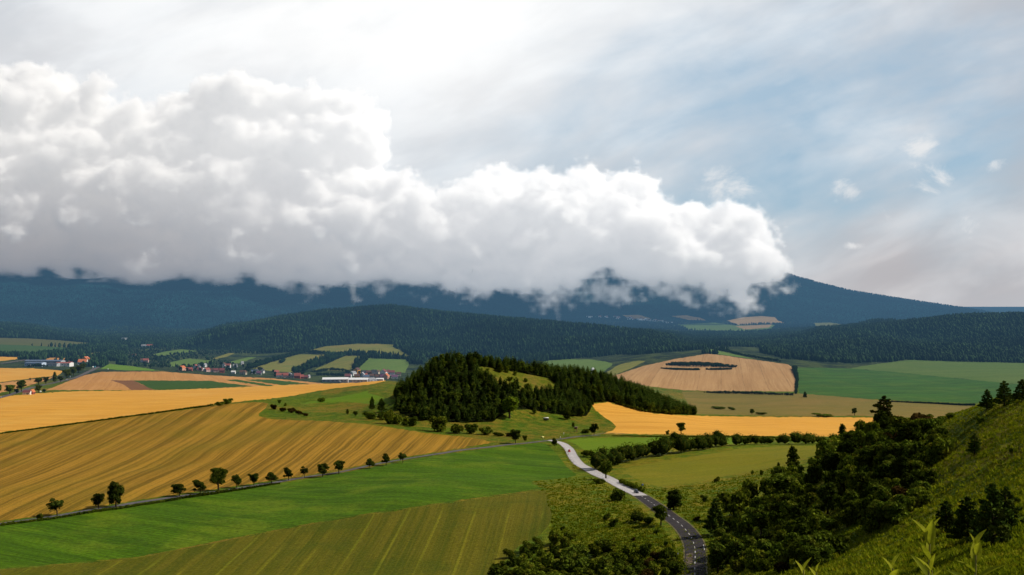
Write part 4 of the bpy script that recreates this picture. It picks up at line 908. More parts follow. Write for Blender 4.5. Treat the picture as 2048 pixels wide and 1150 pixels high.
def build_single_trees():
    # the row of trees along the lane
    g = 'trees lined up along the lane'
    row = [('fruit',114,1031.5,36,40),('fruit',197,1018.5,32,32),('oval',232,1014,52,37),('fruit',359,992.5,31,41),('fruit',400,987.5,30,35),('big',437,982,50,46),('fruit',473,976,26,27),
           ('fruit',507.5,971,26,29),('fruit',543,967,27,30),('fruit',577,960.5,27,27),('fruit',609,955.5,23,21),('fruit',645,953.5,26,29),('fruit',678,947.5,27,31),('fruit',739.6,937,24,23),('fruit',772,931,25,26),('fruit',805.6,925.5,21,23)]
    fr = 0
    for i, (k, x, y, h, w) in enumerate(row):
        if k == 'fruit': lab = f'round dark fruit tree with short trunk by the lane, {nth(fr)} fruit tree from the left'; fr += 1
        elif k == 'oval': lab = 'dense dark upright tree leafy to the ground, tallest at the left end of the lane'
        else: lab = 'biggest broad dark tree of the lane row, standing between smaller fruit trees'
        plant_px(k, 'fruit_tree' if k == 'fruit' else 'broadleaf_tree', x, y, h, w, lab, 'tree', g, i)
    for k, nm, x, y, h, w, lab, cat in (
        ('dark_shrub','shrub',79,1039,16,19,'small dark bush by the lane left of the leftmost fruit tree','shrub'),
        ('fruit','fruit_tree',1031,887,28,29,'round dark tree beside the grey lane near the road junction','tree'),
        ('shrub','shrub',1050,881,12,11,'small round bush just right of the tree near the junction','shrub'),
        ('oval','roadside_tree',1109,892,16,14,'dark leafy bush at the start of the pale road by the junction','shrub'),
        ('fruit','fruit_tree',1188,871,24,23,'dark tree on the far side of the lane right of the wooden stand','tree'),
        ('dark_shrub','shrub',1172,866,9,24,'low dark bush left of the tree beyond the junction','shrub'),
        ('slim','young_tree',1146.5,855,10,8,'small tree just behind the wooden hunting stand','tree'),
        ('big','broadleaf_tree',1362,868,25,23,'lone round dark tree at the near edge of the right wheat field','tree'),
        ('dark_shrub','shrub',1335,868.5,8,10,'small round bush left of the lone tree by the right wheat field','shrub'),
        ('big','broadleaf_tree',1504,829.5,13,12,'small round tree on the far edge of the right wheat field','tree'),
        ('dark_shrub','shrub',1523,829,6,26,'long low bush right of the small tree at the wheat edge','shrub'),
        ('big','broadleaf_tree',1709,831,16,14,'lone tree standing on the olive fallow field behind the right wheat','tree'),
        ('dark_shrub','shrub',1646,833.5,7,42,'wide low dark bush on the far edge of the right wheat field','shrub'),
        ('dark_shrub','shrub',1440,818,7,36,'flat patch of bush in the olive fallow field','shrub'),
        ('dark_shrub','shrub',1464,820,8,16,'small bush at the right end of the bush patch in the fallow','shrub'),
        ('pine','fir_tree',1610,795,13,9,'small dark fir at the lower corner of the combed barley field','tree'),
        ('dark_shrub','shrub',1902,835,10,34,'low dark bushes beside the spur where the wheat field ends','shrub'),
        ('slim','young_tree',1134,839,19,20,'loose small tree on the meadow between trailer and wood','tree'),
        ('fruit','fruit_tree',1146,838,14,16,'small bushy tree right beside the loose tree on the meadow','tree'),
        ('slim','young_tree',1163,833,21,15,'slim dark tree on the meadow at the edge of the knoll wood','tree'),
        ('slim','young_tree',1069,828,13,11,'little tree standing at the foot of the wood left of the trailer','tree'),
        ('wide_pine','pine_tree',744,820,27,17,'dark bushy pine on the meadow, leftmost of three before the wood','tree'),
        ('wide_pine','pine_tree',763,823,26,22,'broad dark pine on the meadow, middle one of three before the wood','tree'),
        ('pine','pine_tree',795,819,26,16,'pointed dark pine on the meadow at the left edge of the wood','tree'),
        ('fruit','fruit_tree',559,808,9,11,'small round tree on the meadow near the stubble corner','tree'),
        ('dark_shrub','shrub',571,812,7,7,'tiny round bush on the meadow beside the thorn row','shrub'),
        ('dark_shrub','shrub',642,804,12,20,'spreading bush on the bright grass of the meadow','shrub'),
        ('slim','young_tree',695,829,11,8,'thin little tree alone on the meadow below the pines','tree'),
        ('fruit','shrub',711,833,11,12,'small round bush alone on the meadow left of the shrub belt','shrub'),
        ('dark_shrub','shrub',440,811,10,22,'dark bush on the boundary strip between wheat and stubble, left of a pair','shrub'),
        ('dark_shrub','shrub',455,808,12,24,'dark bush on the boundary strip between wheat and stubble, right of a pair','shrub'),
        ('big','roadside_tree',1322,1051,46,40,'large round dark tree hiding part of the road on its left side','tree'),
        ('oval','roadside_tree',1347,1019,42,38,'round dark tree on the right side of the road behind another','tree'),
        ('dark_shrub','shrub',1212,1041,18,18,'round dark bush on the dry slope, upper of two together','shrub'),
        ('dark_shrub','shrub',1227,1053,18,22,'round dark bush on the dry slope, lower of two together','shrub'),
        ('dark_shrub','shrub',1238,1001,27,40,'wide dark bush left of the pale road near the dark car','shrub'),
        ('shrub','shrub',1201,967,13,34,'flat green bush left of the road under the big hedge tree','shrub'),
        ('big','roadside_tree',1212,957,40,38,'large dark tree at the near end of the long hedgerow by the road','tree'),
        ('dark_shrub','shrub',1124,1060,10,12,'small dark bush on the slope above the bottom thicket','shrub'),
        ('shrub','shrub',1138,1077,16,36,'wide bush on the slope touching the bottom thicket','shrub'),
        ('thorn','thorn_bush',1267,1082,10,13,'reddish thorn bush on the slope right of the bottom thicket','shrub'),
        ('dark_shrub','shrub',1313,1067,9,14,'small dark bush below the large round roadside tree','shrub'),
        ('shrub','shrub',1433,965,14,15,'round bush at the edge of the mown olive field','shrub'),
        ('shrub','shrub',1505,948,9,10,'tiny round bush on the slope by the olive field, leftmost of four','shrub'),
        ('shrub','shrub',1523,950,11,11,'tiny round bush on the slope by the olive field, second of four','shrub'),
        ('shrub','shrub',1544,947,9,9,'tiny round bush on the slope by the olive field, third of four','shrub'),
        ('shrub','shrub',1557,933,9,10,'tiny round bush on the slope by the olive field, highest of four','shrub'),
        ('dark_shrub','shrub',1409,1004,15,17,'spiky bush on the grassy slope right of the road','shrub'),
        ('wide_pine','pine_tree',1430,1070,72,54,'large black pine right of the road above the bend','tree'),
        ('thorn','thorn_bush',1392,1042,12,16,'rusty bush on the verge right of the road below two trees','shrub'),
        ('dark_shrub','shrub',1332,1092,12,14,'little dark bush close to the left verge of the road bend','shrub'),
        ('slim','birch_tree',1586,945,52,30,'tall slim tree rising at the upper left edge of the right thicket','tree'),
        ('slim','birch_tree',1685,883,35,20,'slim pale tree pointing up out of the thicket against the fields','tree'),
        ('wide_pine','pine_tree',1768,858,66,66,'big spreading pine standing above the thicket on the spur crest','tree'),
        ('wide_pine','pine_tree',1974,819,40,36,'leftmost dark pine on the skyline of the right hillside','tree'),
        ('wide_pine','pine_tree',2008,812,50,46,'tallest middle pine on the skyline of the right hillside','tree'),
        ('wide_pine','pine_tree',2044,803,44,46,'dark pine on the skyline cut by the right picture edge','tree'),
        ('wide_pine','pine_tree',1949,909,42,38,'small tiered pine alone on the open right hillside','tree'),
        ('sapling','sapling',2002,950,30,18,'thin sapling on the open right hillside below the skyline pines','tree'),
        ('dark_shrub','shrub',1962,848,15,22,'small dark bush on the grassy spur left of the skyline pines','shrub'),
        ('thorn','thorn_bush',1846,938,20,18,'reddish thorn bush on the grass right of the thicket','shrub'),
        ('dark_shrub','shrub',2023,905,10,14,'tiny dark bush far right on the open hillside','shrub'),
        ):
        plant_px(k, nm, x, y, h, w, lab, cat)
    # low thorny row on the meadow
    for i, (x, y, h, w) in enumerate(((548,819,13,18),(566,823,12,18),(583,826,13,20),(598,829,11,20),(612,832,9,16))):
        plant_px('thorn', 'thorn_bush', x, y, h, w, f'brownish thorn bush of the low row on the meadow, {nth(i)} from the left', 'shrub', 'thorn bushes in a row on the meadow')
    # belt of big shrubs at the foot of the knoll
    for i, (k, x, y, h, w) in enumerate((('dark_shrub',741,838,15,32),('dark_shrub',762,839,17,24),('shrub',779,848,31,32),('shrub',797,848,27,28),('shrub',812,850,18,20),('dark_shrub',826,852,20,24),('shrub',877,863,34,46),('shrub',915,867,26,38),('dark_shrub',941,867,24,32),('dark_shrub',971,870,20,30),('dark_shrub',998,872,10,26),('thorn',1020,873,8,24))):
        plant_px(k, 'thorn_bush' if k == 'thorn' else 'shrub', x, y, h, w, f'rounded shrub at the foot of the knoll wood above the stubble, {nth(i)} from the left', 'shrub', 'shrub belt below the knoll wood')
    plant_px('fresh', 'broadleaf_tree', 1019, 836, 46, 52, 'large lighter green bushy tree at the front corner of the knoll wood', 'tree')
    plant_px('fresh', 'broadleaf_tree', 1199, 796, 30, 16, 'yellowish tree glowing at the edge of the dark knoll wood tail', 'tree')
    for i, (x, y, h, w) in enumerate(((1000,744,20,22),(1014,745,14,14),(958,745,9,12),(1040,742,12,14),(1078,738,18,20),(1066,745,8,10),(1090,752,10,12),(1105,748,9,12),(975,742,8,10),(1030,750,8,12),(985,757,9,13),(1020,762,10,14),(1052,764,9,12),(965,752,7,10))):
        plant_px('fresh' if i in (4,) else 'shrub', 'shrub', x, y, h, w, 'small green bush on the dry grassy clearing of the wooded knoll' if i != 4 else 'brighter round tree in the dry clearing of the wooded knoll', 'shrub', 'bushes on the knoll clearing')
    # trees along the highway on the left
    g = 'trees along the left highway'
    for i, (k, x, y, h, w, lab) in enumerate((('big',-2,787,22,16,'dark tree cut by the left picture edge beside the highway'),('big',20,788,20,26,'wide dark tree by the highway near the left picture edge'),('big',43,783,24,22,'tall dark tree by the highway left of the red roofed house'),
        ('valley',33,787,10,12,'bush between two big dark trees left of the red roofed house'),('big',77,769,16,20,'round crowned dark tree by the highway behind another, right of the red house'),('big',77,785,16,17,'dark tree right beside the red roofed house'),('fruit',92,769,16,15,'dark tree by the highway between round crown and slim poplar'),
        ('slim',109.5,765,21,10,'slim dark poplar beside the left highway'),('fruit',121,764,12,12,'small dark tree by the highway right of the poplar'),('big',134,757,20,22,'first dark tree of the dense clump along the highway'),('big',147,751,18,20,'second dark tree of the dense clump along the highway'),('big',157,746,17,18,'third dark tree of the dense clump along the highway'),('big',166,741,15,16,'last dark tree of the dense clump along the highway, nearest the petrol station'),('valley',88,786,8,10,'small bush right of the red roofed house tree'),('valley',60,761,5,6,'tiny dark bush on the golden field left of the highway trees'))):
        plant_px(k, 'highway_tree', x, y, h, w, lab, 'tree', g)

def build_knoll_wood():
    rng = np.random.default_rng(31)
    pts = []
    cellx = {}
    lo, hi = np.array([-160., 860.]), np.array([240., 1240.])
    KW = np.array(KNOLL_WOOD); CL = np.array(CLEARING)
    tries = rng.uniform(lo, hi, (26000, 2))
    u = tries[:, 0]/tries[:, 1]*F; v = np.log(tries[:, 1]); q = np.stack([u, v], 1)
    ok = inside(KW, q) & ~inside(CL, q)
    for (x, y) in tries[ok]:
        c = (int(x//5.2), int(y//5.2))
        if any((x-a)**2+(y-b)**2 < 27 for i in (-1, 0, 1) for j in (-1, 0, 1) for a, b in cellx.get((c[0]+i, c[1]+j), [])): continue
        cellx.setdefault(c, []).append((x, y)); pts.append((x, y))
    pts = np.array(pts); z = ground(pts[:, 0], pts[:, 1])
    h = rng.uniform(8.0, 13.0, len(pts))*np.where(pts[:, 1] > 1060, .85, 1.0)
    px = 1024+F*pts[:, 0]/pts[:, 1]; top = HZ-F*(z+h-ZC)/pts[:, 1]; bot = HZ-F*(z-ZC)/pts[:, 1]; wd = h*.42*F/pts[:, 1]
    order = np.argsort(pts[:, 1]); buf = np.full(2400, 2000.0); vis = np.zeros(len(pts))
    for i in order:
        a, b = int(px[i]-wd[i]/2), int(px[i]+wd[i]/2)+1
        seg = buf[a:b]; vis[i] = np.clip(np.minimum(seg, bot[i])-top[i], 0, None).sum()
        buf[a:b] = np.minimum(seg, top[i]+2)
    best = set(np.argsort(-vis)[:298])
    V, Fq, Ft, ti, nv = [], [], [], [], 0
    bake = []
    for i in range(len(pts)):
        p = Vector((pts[i, 0], pts[i, 1], float(z[i])-.2))
        if i in best:
            if rng.random() < .36: plant('wood', 'broadleaf_tree', p, h[i]*.85, h[i]*.72*rng.uniform(.85, 1.2), 'rounded broadleaf tree crowded between the pines on the wooded knoll', 'tree', 'broadleaf trees of the knoll wood')
            else: plant('pine', 'pine_tree', p, h[i], h[i]*.52*rng.uniform(.85, 1.25), 'dark pine crowded among its like on the wooded knoll', 'tree', 'pines of the knoll wood')
        elif vis[i] > 0 or rng.random() < .6: bake.append((p, h[i]))
    B = []
    for H, W, parts in KIND['pine']:
        me = parts[1][1]; co = np.zeros(len(me.vertices)*3, np.float32); me.vertices.foreach_get('co', co); co = co.reshape(-1, 3)
        tt = np.zeros(len(co), np.float32); me.attributes['tint'].data.foreach_get('value', tt)
        nq = 1150
        q = np.arange(nq*4).reshape(-1, 4)[::2]
        used = q.ravel(); B.append((co[used]/H, tt[used]))
    for p, hh in bake:
        co, tt = B[int(rng.integers(len(B)))]; a = rng.uniform(0, 6.28); c, s = math.cos(a), math.sin(a)
        r_ = np.stack([co[:, 0]*c-co[:, 1]*s, co[:, 0]*s+co[:, 1]*c, co[:, 2]], 1)*np.array([1.15, 1.15, 1])*hh
        V.append(r_+np.array(p)); ti.append(tt)
    if V:
        V = np.concatenate(V); me = np_mesh('woodland', V, np.arange(len(V)).reshape(-1, 4), M['pine'], attrs={'tint': np.concatenate(ti)})
        tag(link('woodland', me), 'dark pines deeper in the wood on the knoll', 'wood', kind='stuff')

def far_leaf_mat(name, a, b, c):
    t = N(name); pos = t.n('ShaderNodeNewGeometry')
    ti = t.n('ShaderNodeAttribute', None, 2, attribute_name='tint')
    col = t.mix(t.mr(ti, 0, 1), a, b)
    col = t.mix(t.mr(t.noise(pos, 1/260.0, 5, .68), .42, .62), col, t.mix(1.0, col, c, 'MULTIPLY'))
    g = t.mr(t.noise(pos, 1/34.0, 3, .7), .3, .7, .6, 1.4); col = t.mix(1.0, col, t.comb(g, g, g), 'MULTIPLY')
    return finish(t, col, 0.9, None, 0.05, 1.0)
def build_forest():
    """the far woods on the ridges and round the valley: nobody could count them"""
    rng = np.random.default_rng(41)
    field_uv = FIELD_UV
    prof = np.array([(0, .30), (.22, .50), (.5, .38), (.78, .2), (1.0, .0)])
    def proto(kind):
        k = 5; V, Fc = [], []
        pr = prof if kind == 0 else np.array([(.05, .28), (.3, .56), (.62, .56), (.88, .3), (1.0, .0)])
        for j, (zz, rr) in enumerate(pr[:-1]):
            for i in range(k):
                a = 6.283*i/k+j*.6; f = rng.uniform(.72, 1.25); V.append((math.cos(a)*rr*f*.62, math.sin(a)*rr*f*.62, zz+rng.uniform(-.05, .05)))
        V.append((0, 0, 1.0)); n = len(pr)-1
        for j in range(n-1):
            for i in range(k): a, b = j*k+i, j*k+(i+1) % k; Fc += [(a, b, b+k), (a, b+k, a+k)]
        for i in range(k): Fc.append(((n-1)*k+i, (n-1)*k+(i+1) % k, n*k))
        return np.array(V), np.array(Fc)
    PR = [[proto(0) for _ in range(4)], [proto(1) for _ in range(4)]]
    out = {'forest': [], 'mountain_forest': []}
    us = np.arange(-1150, 1300, 5.0)
    for zone, y0, y1, sp, hh in (('forest', 2330, 5300, 10.0, (8, 18)), ('mountain_forest', 5300, 9700, 19.0, (11, 17))):
        vs = [math.log(y0)]
        while math.exp(vs[-1]) < y1: vs.append(vs[-1]+sp*(1.0 if zone == 'forest' else 1.7)/math.exp(vs[-1]))
        vs = np.array(vs)
        du = 5.0 if zone == 'forest' else 5.5
        uu, vv = np.meshgrid(np.arange(-1150, 1300, du), vs)
        uu = uu+rng.uniform(-1, 1, uu.shape)*du*1.5; vv = vv+rng.uniform(-1, 1, vv.shape)*sp/np.exp(vv)*1.5
        Yv = np.exp(vv); z = zfun(uu, vv); row = HZ-F*(z-ZC)/Yv
        # what nearer land leaves in view
        vfull = np.linspace(math.log(60), math.log(9800), 900)
        ufull = np.arange(-1160, 1310, 5.0)
        rr = HZ-F*(zfun(*np.meshgrid(ufull, vfull))-ZC)/np.exp(vfull)[:, None]
        mn = np.minimum.accumulate(rr, 0)
        ii = np.clip(((uu+1160)/5).round().astype(int), 0, len(ufull)-1); jj = np.clip(np.searchsorted(vfull, vv)-1, 0, 899)
        vis = row < mn[jj, ii]+14
        keep = vis & (np.log(y0) <= vv) & (vv < math.log(y1))
        if zone == 'mountain_forest': keep &= (row > 520) & ((row > 572) | (uu > 480))
        q = np.stack([uu[keep], vv[keep]*300.0], 1)
        inf = np.zeros(len(q), bool)
        for poly in field_uv: inf |= inside(poly, q)
        cj = np.clip(((q[:, 1]/300-V0)/(V1-V0)*(NV-1)).round().astype(int), 0, NV-1); ci = np.clip(((q[:, 0]-U0)/(U1-U0)*(NU-1)).round().astype(int), 0, NU-1)
        rid = RID[cj, ci]; Yq = np.exp(q[:, 1]/300)
        wild = fbm2(q[:, 0]*Yq/F/170, Yq/170, 3, 61)
        wood = (rid > 0) | (Yq > 2950) | ((wild > -.1) & ((Yq > 2500) | (q[:, 0] > 380))) | ((q[:, 0] > -860) & (q[:, 0] < -560) & (wild > -.45))
        if zone == 'forest': wood &= ~((Yq > 4500) & (wild < -.05))
        wood &= ~((Yq < 2450) & (q[:, 0] > -500) & (q[:, 0] < -150))
        gapz = (q[:, 0] > -770) & (q[:, 0] < -500) & (Yq < 3300)      # open slopes with only scattered trees
        wood &= ~gapz | (rng.random(len(q)) < .35)
        gapz = gapz[~inf & wood]
        q = q[~inf & wood]; n = len(q)
        Y = np.exp(q[:, 1]/300); X = q[:, 0]*Y/F; Z = zfun(q[:, 0], q[:, 1]/300)
        mixn = fbm2(X/120, Y/120, 3, 55)
        conifer = rng.random(n) < np.where((q[:, 0] > -420) & (q[:, 0] < 420), .8, .45)+mixn*.3
        H = rng.uniform(hh[0], hh[1], n)*np.where(conifer, 1.08, .9)*np.where(gapz, .55, 1.0)*(1.0 if zone == 'forest' else rng.uniform(.6, 1.1, n)); W = H*np.where(conifer, .62, .95)*rng.uniform(.8, 1.2, n)
        Vs, Fs, Ts, nv = [], [], [], 0
        var = rng.integers(0, 4, n)
        for c in (0, 1):
            for k in range(4):
                s = np.nonzero((conifer == (c == 0)) & (var == k))[0]
                if not len(s): continue
                pv, pf = PR[c][k]; a = rng.uniform(0, 6.28, len(s)); ca, sa = np.cos(a)[:, None], np.sin(a)[:, None]
                x = (pv[None, :, 0]*ca-pv[None, :, 1]*sa)*W[s][:, None]+X[s][:, None]; y = (pv[None, :, 0]*sa+pv[None, :, 1]*ca)*W[s][:, None]+Y[s][:, None]; zz = pv[None, :, 2]*H[s][:, None]+Z[s][:, None]-.5
                Vs.append(np.stack([x, y, zz], 2).reshape(-1, 3)); Fs.append((pf[None]+(np.arange(len(s))*len(pv))[:, None, None]).reshape(-1, 3)+nv); nv += len(s)*len(pv)
                base = np.clip(rng.normal(.3 if c == 0 else (.62 if zone == 'forest' else .45), .2 if zone == 'forest' else .12, len(s)), 0, 1); Ts.append(np.repeat(base, len(pv)))
        me = np_mesh(zone, np.concatenate(Vs), np.concatenate(Fs), M[zone], attrs={'tint': np.concatenate(Ts)})
        print(zone, n)
        tag(link('forest', me), 'dark blue green forest covering the ridges behind the valley' if zone == 'forest' else 'hazy blue forest covering the mountain under the cloud', 'forest', kind='stuff')
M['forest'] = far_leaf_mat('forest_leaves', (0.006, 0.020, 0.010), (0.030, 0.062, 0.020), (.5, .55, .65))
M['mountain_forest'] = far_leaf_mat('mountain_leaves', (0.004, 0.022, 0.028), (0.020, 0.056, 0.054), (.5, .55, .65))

def hedge(name, line, hpx, label, seed=0, mat='shrub', step=.8, ymin=0, leaf=.5, dens=26):
    """one continuous hedge or belt of bushes along a line of photo positions"""
    r = np.random.default_rng(seed)
    P = [at(x, y, ymin) for x, y in line]; hs = [h*p.y/F for h, p in zip(hpx if isinstance(hpx, (list, tuple)) else [hpx]*len(P), P)]
    bl = []
    for a, b, ha, hb in zip(P, P[1:], hs, hs[1:]):
        L = (b-a).length; n = max(1, int(L/(step*(ha+hb)*.25)))
        for i in range(n):
            f = (i+r.random())/n; p = a.lerp(b, f); h = (ha+(hb-ha)*f)*r.uniform(.65, 1.15); w = h*r.uniform(.4, .62)
            x, y = p.x+r.normal()*h*.22, p.y+r.normal()*h*.22
            bl.append((x, y, float(ground(x, y))+h*.5, w, w, h*.52))
            if r.random() < .7:
                w2 = w*.55; a_ = r.uniform(0, 6.28); bl.append((x+math.cos(a_)*w*.7, y+math.sin(a_)*w*.7, float(ground(x, y))+h*r.uniform(.35, .85), w2, w2, w2*.9))
    o = np.mean([b[:3] for b in bl], 0); bl2 = [(b[0]-o[0], b[1]-o[1], b[2]-o[2], b[3], b[4], b[5]) for b in bl]
    me = crown_mesh('foliage', bl2, min(26000, int(len(bl)*dens)), leaf, M[mat], r, .8)
    return tag(link(name, me, None, Vector(o)), label, 'hedge')

def build_hedges():
    hedge('hedgerow', [(1200,941),(1240,926),(1300,914),(1380,903),(1450,893),(1500,889),(1545,888)], [32,36,38,32,27,20,13], 'long thick dark hedgerow running from the road between two green fields', 1, 'leaf', leaf=.55, dens=80)
    hedge('hedgerow', [(1548,889),(1590,889),(1640,887),(1690,889)], [20,24,17,22], 'short dark hedge between the olive field and the right wheat field', 2, 'leaf', leaf=.55, dens=80)
    hedge('hedgerow', [(1168,911),(1185,915)], [12,14], 'low bush belt at the road end of the long hedgerow', 3, 'shrub', leaf=.4, dens=80)
    hedge('hedgerow', [(1240,965),(1262,975),(1290,985)], [8,9,8], 'low bushes along the field edge above the dark car', 4, 'shrub', leaf=.35, dens=80)
    hedge('hedgerow', [(1270,1042),(1290,1046),(1306,1050)], [20,18,14], 'dark bushes in shade left of the large round roadside tree', 5, 'leaf', leaf=.35, dens=90)
    v = 'valley_leaf'; k = dict(mat=v, leaf=.9, dens=30)
    hedge('hedgerow', [(590,747),(625,736),(660,722),(690,711)], [15,17,12,8], 'thick tree belt climbing between two hay meadows above the village', 6, **k)
    hedge('hedgerow', [(712,741),(724,727),(738,714),(750,709)], [14,12,10,10], 'dark tree belt climbing left of the green pasture above the village', 7, **k)
    hedge('hedgerow', [(611,705),(640,708),(680,709),(730,711),(752,711)], [8,7,6,6,8], 'thin dark hedge under the upper hay meadow', 8, **k)
    hedge('hedgerow', [(752,713),(780,714),(812,718)], [6,4,3], 'thin hedge along the top of the green pasture', 9, **k)
    hedge('hedgerow', [(500,738),(540,725),(580,713),(611,705)], [12,11,9,9], 'dark wood edge along the upper side of the left hay meadow', 10, **k)
    hedge('hedgerow', [(625,744),(660,741),(690,743),(706,749)], [4,6,5,4], 'low bush belt below the middle hay meadow', 11, **k)
    hedge('hedgerow', [(632,751),(665,752),(690,753)], [6,7,6], 'bushy strip between bush belt and warehouses', 12, **k)
    hedge('hedgerow', [(560,727),(568,724)], [8,9], 'dark bush clump alone in the left hay meadow', 13, **k)
    hedge('hedgerow', [(1335,731),(1370,733),(1420,733.5),(1470,735.5)], [6,9,9,5], 'dark scrub island in the combed barley field, upper band', 14, mat=v, leaf=.8, dens=40, step=.35)
    hedge('hedgerow', [(1350,728.5),(1390,729.5),(1440,731)], [5,6,5], 'dark scrub at the back of the island in the barley', 16, mat=v, leaf=.8, dens=40, step=.35)
    hedge('hedgerow', [(1322,737),(1355,740),(1398,740.5)], [2,4,4], 'low scrub strip below the barley island, left piece', 15, mat=v, leaf=.8, dens=40, step=.35)
    hedge('hedgerow', [(1412,739.5),(1440,740),(1463,739)], [3,4,3], 'low scrub strip below the barley island, right piece', 31, mat=v, leaf=.8, dens=40, step=.35)
    hedge('hedgerow', [(1408,785),(1450,787),(1500,788),(1550,790),(1585,791)], [3,5,6,5,5], 'green bush line below the combed barley field', 17, **k)
    hedge('hedgerow', [(1592,788),(1594,760),(1588,738)], [3,4,7], 'narrow hedge up the right side of the combed barley field', 18, **k)
    hedge('hedgerow', [(1760,803),(1850,807),(1950,811)], [2,3,4], 'thin dark hedge under the dark green field', 19, **k)
    hedge('hedgerow', [(1430,700),(1470,708),(1510,716),(1560,724)], [4,5,5,5], 'dark hedge behind the crest of the combed barley field', 20, **k)
    hedge('hedgerow', [(70,712),(110,712),(150,704),(185,697)], [6,6,5,5], 'dark tree line below the far left green field', 21, **k)
    hedge('hedgerow', [(5,713),(25,713)], [4,5], 'short dark tree line at the far left field edge', 22, **k)
    hedge('hedgerow', [(55,713),(64,713)], [7,8], 'dark clump of trees at the corner of the far left green field', 23, **k)
    hedge('hedgerow', [(55,734),(75,733),(95,734)], [4,6,5], 'bushes in front of the white factory hall', 24, **k)
    hedge('hedgerow', [(0,868.5),(120,852.5),(250,835),(330,824.5),(425,811.5)], [3,3,3.5,3.5,4], 'thin dark weedy strip between golden wheat and striped stubble', 25, 'dark_strip' if False else 'leaf', leaf=.4, dens=14)
    hedge('hedgerow', [(0,1052),(60,1044),(115,1037)], [5,4,5], 'dark weedy bank along the left end of the lane', 26, 'leaf', leaf=.35, dens=30)
    hedge('hedgerow', [(115,1037),(240,1018),(330,1004)], [5,5,4], 'dark grassy bank under the tall upright lane tree', 27, 'leaf', leaf=.35, dens=30)
    hedge('hedgerow', [(330,1004),(420,990),(470,982),(560,968)], [4,6,5,3], 'dark grassy bank under the biggest lane tree', 28, 'leaf', leaf=.35, dens=30)
    hedge('hedgerow', [(1225,872.5),(1400,874),(1560,877)], [2,2.5,3], 'thin dark weedy strip along the near side of the right wheat field', 29, 'leaf', leaf=.35, dens=16)
    hedge('hedgerow', [(1230,806),(1290,824),(1340,829),(1386,829)], [5,7,9,8], 'lower green bush edge along the tail of the knoll wood', 30, 'shrub', leaf=.7, dens=60)

def build_thickets():
    rng = np.random.default_rng(51)
    # bottom thicket left of the road bend
    poly = [(985,1165),(1005,1118),(1050,1082),(1090,1072),(1140,1088),(1190,1096),(1235,1085),(1262,1098),(1310,1108),(1345,1105),(1352,1140),(1340,1175)]
    def scatter(poly, n, gap):
        P = np.array(poly, float); out = []
        lo, hi = P.min(0), P.max(0)
        while len(out) < n:
            gap *= .9985
            if gap < 2: break
            c = rng.uniform(lo, hi, (1, 2))
            if inside(P, c)[0] and all((c[0, 0]-a)**2+((c[0, 1]-b)*1.5)**2 > gap*gap for a, b in out): out.append((c[0, 0], c[0, 1]))
        return sorted(out, key=lambda q: q[1])
    for x, y in scatter(poly, 74, 34):
        k = rng.choice(['shrub', 'shrub', 'dark_shrub', 'dark_shrub', 'thorn'], p=[.3, .2, .2, .2, .1])
        h = rng.uniform(20, 38)*(.75 if y < 1100 else 1.0)
        plant_px(k, 'shrub', x, y+6, h, h*rng.uniform(1.15, 1.6), 'dark bush crowded in the thicket left of the road bend', 'shrub', 'bushes of the bottom thicket')
    # the big thicket on the flank of the spur
    zones = [([(1432,1150),(1425,1090),(1450,1040),(1500,985),(1560,955),(1610,930),(1650,925),(1690,960),(1720,1010),(1700,1040),(1660,1070),(1690,1100),(1640,1130),(1560,1160)], 74, 44, (28, 58)),
             ([(1640,925),(1680,893),(1720,872),(1760,856),(1830,850),(1885,857),(1893,905),(1860,930),(1840,960),(1800,985),(1740,1010),(1690,970)], 64, 38, (34, 60)),
             ([(1700,1040),(1740,1005),(1810,985),(1850,960),(1840,1010),(1810,1030),(1740,1060)], 22, 36, (30, 54))]
    for poly, n, gap, (h0, h1) in zones:
        for x, y in scatter(poly, n, gap):
            k = rng.choice(['dark_shrub', 'shrub', 'big', 'oval', 'thorn'], p=[.40, .28, .14, .12, .06])
            h = rng.uniform(h0, h1)*(1.12 if k in ('big', 'oval') else 1.0)
            p = at(x, min(y+8, 1146)); h = h*p.y/F
            plant(k, 'shrub' if 'shrub' in k or k == 'thorn' else 'broadleaf_tree', p, h, h*rng.uniform(.95, 1.45) if k not in ('oval',) else h*.75, 'dark bush or small tree packed in the thicket on the right spur', 'shrub', 'bushes of the thicket on the right spur')
    for x, y, h, w, lab in ((1935,1086,92,84,'black pine in deep shade low on the right hillside, left of a pair'),(1985,1092,124,96,'tallest black pine in deep shade low on the right hillside'),(1892,1062,60,62,'smaller dark pine at the left of the shaded pines on the hillside'),(2012,1058,84,74,'dark pine behind the tallest shaded pine on the hillside')):
        plant_px('wide_pine', 'pine_tree', x, y, h, w, lab, 'tree')
    for i, (x, y, h, w) in enumerate(((1880,848,20,36),(1850,846,18,30),(1838,852,18,26))):
        plant_px('dark_shrub', 'shrub', x, y, h, w, f'dark bush on the spur crest ending the thicket, {nth(i)} of three', 'shrub', 'bushes on the spur crest')

